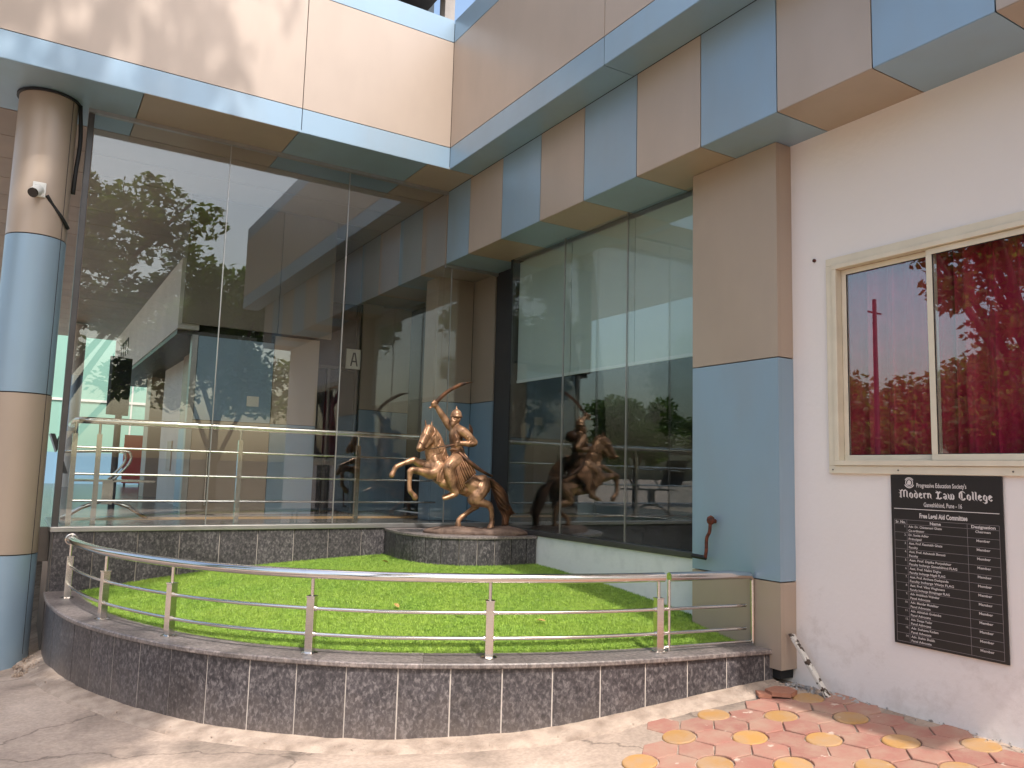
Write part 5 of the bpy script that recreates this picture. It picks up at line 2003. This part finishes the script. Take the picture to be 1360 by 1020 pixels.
for i in range(N_ - 1):
    for q in range(4):
        sw.f.append((4 * i + q, 4 * i + (q + 1) % 4, 4 * i + 4 + (q + 1) % 4, 4 * i + 4 + q))
sw.f += [(3, 2, 1, 0), (4 * N_ - 4, 4 * N_ - 3, 4 * N_ - 2, 4 * N_ - 1)]
swo = sw.build('sword', M['bronze_dark'], stt, False)
MB().tube([L3(380, 188, -.12), L3(348, 218, -.12)], .009, 10).tube([L3(392, 198, -.12), L3(364, 176, -.12)], .007, 8) \
    .lathe([(.003, -.012), (.015, -.006), (.017, 0), (.015, .006), (.003, .012)], tuple(L3(346, 219, -.12)), 14).build('hilt', M['bronze'], swo, True)
# rock base
rk = MB()
KX, KY = 64, 22
HB = lambda u: 0.050 + 0.028 * math.exp(-((u - 0.30) / .16) ** 2) + 0.018 * math.exp(-((u + .25) / .2) ** 2)
half_l, half_w = 0.515, 0.21
for j in range(KY):
    ring_t = j / (KY - 1)
    for i in range(KX):
        a = 2 * math.pi * i / KX
        ca, sa = math.cos(a), math.sin(a)
        sq = (abs(ca) ** 3 + abs(sa) ** 3) ** (-1 / 3)
        edge = 1 + .10 * mnoise.noise((ca * 2.2, sa * 2.2, 4.1)) + .04 * mnoise.noise((ca * 6, sa * 6, 1.7))
        rr = 1.0 if ring_t < 0.3 else 1 - (ring_t - 0.3) / 0.7
        u, v = ca * sq * edge * rr * half_l, sa * sq * edge * rr * half_w
        if ring_t < 0.3:
            z = ring_t / 0.3 * (HB(u) - .012)
            s = 1.0 - 0.05 * (ring_t / .3) ** 2 + .02 * math.sin(ring_t / .3 * math.pi)
            u, v = u * s, v * s
        else:
            u, v = u * .95, v * .95
            z = HB(u) + .012 * mnoise.noise((u * 14, v * 14, 2)) + .006 * mnoise.noise((u * 40, v * 40, 5)) - .012 * (rr ** 6)
        # u runs across the view (left to right), v towards the viewer
        wpos = rv * u - cv * v
        lx = wpos.dot(hv)
        ly = wpos.dot(Vector((-hv.y, hv.x, 0)))
        off_ = rv * 0.0
        rk.v.append((lx + off_.dot(hv), ly + off_.dot(Vector((-hv.y, hv.x, 0))), z + .001))
for j in range(KY - 1):
    for i in range(KX):
        rk.f.append((j * KX + i, j * KX + (i + 1) % KX, (j + 1) * KX + (i + 1) % KX, (j + 1) * KX + i))
rk.build('rock_base', M['bronze_base'], stt, True)
#>>STATUE

#<<SMALL
# ------------------------------------------------------------------ small things
# security camera on the round column
cc = thing('security_camera', 'small white security camera with black lens on the round column', 'camera', (-0.045, CC[1] - CR, 3.86))
MB().box(-0.05, 0.05, -0.02, 0.0, 0.0, 0.13).build('mount', M['white_plastic'], cc, bevel=0.006)
MB().tube([(0.0, -0.02, 0.06), (-0.01, -0.075, 0.035)], 0.028, 16).build('neck', M['white_plastic'], cc, 'auto')
bd = MB().tube([(-0.005, -0.05, 0.055), (-0.04, -0.12, 0.0)], 0.043, 20).build('body', M['white_plastic'], cc, 'auto')
MB().tube([(-0.038, -0.116, 0.003), (-0.045, -0.13, -0.008)], 0.041, 20).build('lens', M['black_plastic'], bd, 'auto')
MB().tube(catmull([(0.06, 0.0, 0.03), (0.11, 0.03, -0.04), (0.19, 0.07, -0.13), (0.245, 0.14, -0.2)], 5), 0.016, 8).build('conduit', M['rubber'], cc, True)
for xx, zz, rz in ((-0.16, 3.66, 0), (0.0, 3.64, .1)):
    pass
# rusty crank on the square pillar
ck = thing('crank_handle', 'rusty iron crank with black grip fixed to the blue square pillar', 'crank', (X_PIL - 0.002, 4.20, 1.03))
MB().tube([(0.0, 0, 0.265), (-0.05, 0, 0.265)], 0.016, 12).build('spindle', M['rust'], ck, 'auto')
MB().lathe([(.003, -.035), (.024, -.022), (.030, 0), (.024, .022), (.003, .035)], (-0.045, 0, 0.272), 14).build('boss', M['rust'], ck, True)
MB().tube(catmull([(-0.05, 0, 0.26), (-0.052, 0.005, 0.19), (-0.055, 0.03, 0.14), (-0.055, 0.035, 0.05), (-0.055, 0.045, 0.0)], 6), 0.0125, 10).build('arm', M['rust'], ck, True)
MB().tube([(-0.055, 0.04, 0.0), (-0.062, 0.165, 0.004)], 0.0165, 12).build('grip', M['rubber'], ck, 'auto')
# leaning batten
MB().hexa([(4.385, 3.285, .262), (4.425, 3.285, .262), (4.425, 3.315, .262), (4.385, 3.315, .262)], [(4.40, 3.575, .60), (4.44, 3.575, .60), (4.44, 3.605, .60), (4.40, 3.605, .60)]) \
    .build('wooden_batten', M['wood_white'], None, label='flaking white batten leaning in the corner by the plaster wall', cat='batten', bevel=0.004)
MB().prism([(4.12, 3.50), (4.20, 3.42), (4.31, 3.46), (4.33, 3.55), (4.26, 3.60), (4.15, 3.58)], 0.26, 0.285).build('broken_tile', M['tile_red'], None, label='broken terracotta tile lying at the corner of the planter wall', cat='tile')
MB().prism([(4.07, 3.56), (4.12, 3.50), (4.16, 3.59), (4.12, 3.63)], 0.245, 0.268).build('broken_tile', M['tile_red'], None, label='small triangular tile chip left of the broken terracotta tile', cat='tile')
# rubble in the corner and dust heap by the column
rub = MB()
rr = random.Random(4)


def stone(mb, x, y, z, s):
    base = len(mb.v)
    pts = [Vector((rr.gauss(0, 1), rr.gauss(0, 1), rr.gauss(0, .8))).normalized() * s * rr.uniform(.6, 1) for _ in range(9)]
    bmx = bmesh.new()
    vs = [bmx.verts.new(p + Vector((x, y, z))) for p in pts]
    bmesh.ops.convex_hull(bmx, input=vs)
    bmx.verts.ensure_lookup_table()
    bmx.verts.index_update()
    keep = list(bmx.verts)
    mb.add([v.co[:] for v in keep], [tuple(v.index for v in f.verts) for f in bmx.faces])
    bmx.free()


for _ in range(46):
    x = rr.uniform(4.38, 4.49)
    y = 3.62 - rr.random() ** 2 * 0.5
    stone(rub, x, y, gz(x, y) + 0.012, rr.uniform(.006, .024))
for _ in range(60):
    y = rr.uniform(2.0, 3.5)
    x = X_PLAS - rr.random() ** 2 * 0.08
    stone(rub, x, y, gz(x, y) + 0.008, rr.uniform(.003, .012))
rub.build('rubble', M['concrete'], kind='stuff', label='crumbled plaster and rubble along the foot of the white wall', cat='rubble')
dh = MB()
for _ in range(70):
    x, y = rr.uniform(0.1, 0.27), rr.uniform(7.2, 7.95)
    stone(dh, x, y, gz(x, y) + 0.02, rr.uniform(.01, .035))
for _ in range(60):
    s = rr.uniform(0, TOT)
    p = at_s(offset(OUT, -0.05), s) if False else at_s(OUT, s)
    x, y = p.x - rr.uniform(.0, .1), p.y - rr.uniform(.0, .12)
    stone(dh, x, y, gz(x, y) + 0.02, rr.uniform(.003, .010))
dh.build('dirt_clods', M['apron'], kind='stuff', label='loose dirt and crumbs at the foot of the planter wall', cat='dirt')
#>>SMALL

#<<TREES
# ------------------------------------------------------------------ trees and street side behind the camera (seen in the glass, and as dappled shade)
def leaf_mesh(name, centres, radius, count, size, seed, droop=0.0, flat=0.75):
    g = np.random.default_rng(seed)
    c = np.array(centres, np.float32)
    k = g.integers(0, len(c), count)
    d = g.normal(size=(count, 3))
    d /= np.linalg.norm(d, axis=1)[:, None]
    rad = (g.random(count) ** 0.5)[:, None] * (np.array(radius)[k][:, None] if np.ndim(radius) else radius)
    p = c[k] + d * rad * np.array([1, 1, flat])
    p[:, 2] -= droop * g.random(count) * 1.0
    a = g.normal(size=(count, 3))
    a[:, 2] *= 0.5
    a /= np.linalg.norm(a, axis=1)[:, None]
    b = np.cross(a, g.normal(size=(count, 3)))
    b /= np.linalg.norm(b, axis=1)[:, None]
    s = size * g.uniform(.6, 1.3, count)[:, None]
    V = np.stack([p - a * s, p + b * s * .45, p + a * s, p - b * s * .45], 1).astype(np.float32)
    me = bpy.data.meshes.new(name)
    me.vertices.add(count * 4)
    me.vertices.foreach_set('co', V.ravel())
    me.loops.add(count * 4)
    me.loops.foreach_set('vertex_index', np.arange(count * 4, dtype=np.int32))
    me.polygons.add(count)
    me.polygons.foreach_set('loop_start', np.arange(count, dtype=np.int32) * 4)
    me.update(calc_edges=True)
    return me


def tree(label, base, height, spread, count, size, seed, m='leaf', lean=(0, 0), first=0.35, clump=0.9, levels=2, centre_z=None, group='trees standing behind the viewer', asp=(1, 1)):
    rg = random.Random(seed)
    t = thing('tree', label, 'tree', base, group=group)
    wood = MB()
    tips = []
    trunk_top = Vector((lean[0] * .5, lean[1] * .5, height * .55))
    mid_ = trunk_top * .5 + Vector((rg.uniform(-.2, .2), rg.uniform(-.2, .2), 0))
    r0_ = height * .022
    tr = catmull([Vector((0, 0, -.2)), mid_, trunk_top], 6)
    wood.tube(tr, [r0_ * (1.2 - .7 * i / len(tr)) for i in range(len(tr))], 10)
    nb_ = 9
    for k in range(nb_):
        f = first + (1 - first) * k / (nb_ - 1)
        s0 = tr[min(len(tr) - 1, int(f * (len(tr) - 1)))]
        a = k * 2.4 + rg.uniform(-.4, .4)
        reach = spread * rg.uniform(.6, 1.0) * (1 - .25 * f)
        e = Vector((math.cos(a) * reach * asp[0] + lean[0], math.sin(a) * reach * asp[1] + lean[1], height * (.55 + .42 * f) + rg.uniform(-.5, .5)))
        br_ = catmull([s0, s0.lerp(e, .5) + Vector((0, 0, .3)), e], 5)
        wood.tube(br_, [r0_ * .42 * (1 - .75 * i / len(br_)) + .012 for i in range(len(br_))], 7)
        for q in range(5):
            tt = rg.uniform(.45, 1.0)
            s1 = br_[int(tt * (len(br_) - 1))]
            e1 = s1 + Vector((rg.uniform(-1, 1), rg.uniform(-1, 1), rg.uniform(-.4, .8))) * spread * .34
            wood.tube([s1, s1.lerp(e1, .5) + Vector((0, 0, .1)), e1], [.03, .02, .008], 5)
            tips += [e1, s1.lerp(e1, .55)]
    wood.build('trunk', M['bark'], t, True)
    rad = [clump * rg.uniform(.55, 1.2) for _ in tips]
    link('crown', leaf_mesh('crown', [tuple(p) for p in tips], rad, count, size, seed), M[m], t)
    return t


tree('tall spreading tree whose crown dapples the upper left beam', (-4.2, -1.0, 0), 15.0, 2.3, 7500, 0.13, 3, 'leaf', lean=(3.3, 2.8), first=.88, clump=.62)
tree('slender roadside tree shading the foot of the round column', (-4.0, 0.2, 0), 9.6, 1.0, 8000, 0.11, 5, 'leaf', lean=(3.3, -0.3), first=.86, clump=.65, asp=(1.1, 2.2))
tree('broad leafy tree mirrored at the left of the glass wall', (0.8, -8.5, 0), 9.4, 4.3, 15000, 0.125, 8, 'leaf2', lean=(0.4, 0), clump=.72)
tree('bushy tree mirrored beside the glass joint of the left wing', (5.2, -10.5, 0), 8.0, 3.0, 16000, 0.13, 12, 'leaf2')
tree('leaning tree with hanging twigs mirrored in the cream window', (-6.6, 6.6, 0), 7.6, 1.7, 7000, 0.085, 21, 'leaf', lean=(2.3, 0.2), first=.4, clump=.5)
tree('dark round tree mirrored low in the cream window', (-19, 8.5, 0), 6.2, 3.0, 12000, 0.15, 31, 'leaf2')
tree('dense shrub-like tree left of the mirrored pole', (-18, 13.5, 0), 5.6, 2.8, 12000, 0.15, 37, 'leaf')
tree('wide tree at the far end of the mirrored row', (-22, 3.0, 0), 7.4, 3.4, 12000, 0.16, 41, 'leaf')
tree('full green tree on the street side behind the viewer', (-8.5, -12, 0), 9.0, 3.6, 14000, 0.15, 45, 'leaf2')
tree('small round tree right of the street wall behind the viewer', (10.5, -13, 0), 6.5, 2.8, 12000, 0.14, 47, 'leaf')
tree('thin tree in the gap of the street row behind the viewer', (-13.5, -6, 0), 7.0, 2.6, 12000, 0.14, 53, 'leaf')
tree('low bushy tree mirrored behind the pole in the cream window', (-14.5, 15.6, 0), 4.6, 2.4, 12000, 0.13, 71, 'leaf2')
tree('low dark tree mirrored at the left edge of the cream window', (-14.0, 19.0, 0), 4.8, 2.4, 12000, 0.13, 73, 'leaf')
tree('dark leafy tree mirrored in the right shopfront glass', (-20.0, 34.0, 0), 5.6, 3.0, 12000, 0.16, 61, 'leaf')
tree('second dark tree mirrored lower in the right shopfront glass', (-27.0, 33.0, 0), 5.2, 3.2, 12000, 0.18, 67, 'leaf2')
pl = thing('utility_pole', 'thin dark utility pole mirrored in the left pane of the cream window', 'pole', (-12, 14.0, 0))
MB().tube([(0, 0, 0), (0, 0, 7.0)], [.09, .06], 10).build('shaft', M['black'], pl, 'auto')
MB().tube([(-.3, 0, 6.6), (.3, 0, 6.6)], .03, 8).build('arm', M['black'], pl, 'auto')
cw = thing('compound_wall', 'long low street wall mirrored at the foot of the glass', 'wall', (-2, -16, 0))
MB().box(-30, 30, -.1, .1, 0, 1.7).build('wall', M['grey_wall'], cw)
MB().box(-30, 30, -.15, .15, 1.702, 1.8).build('coping', M['concrete'], cw)
#>>TREES
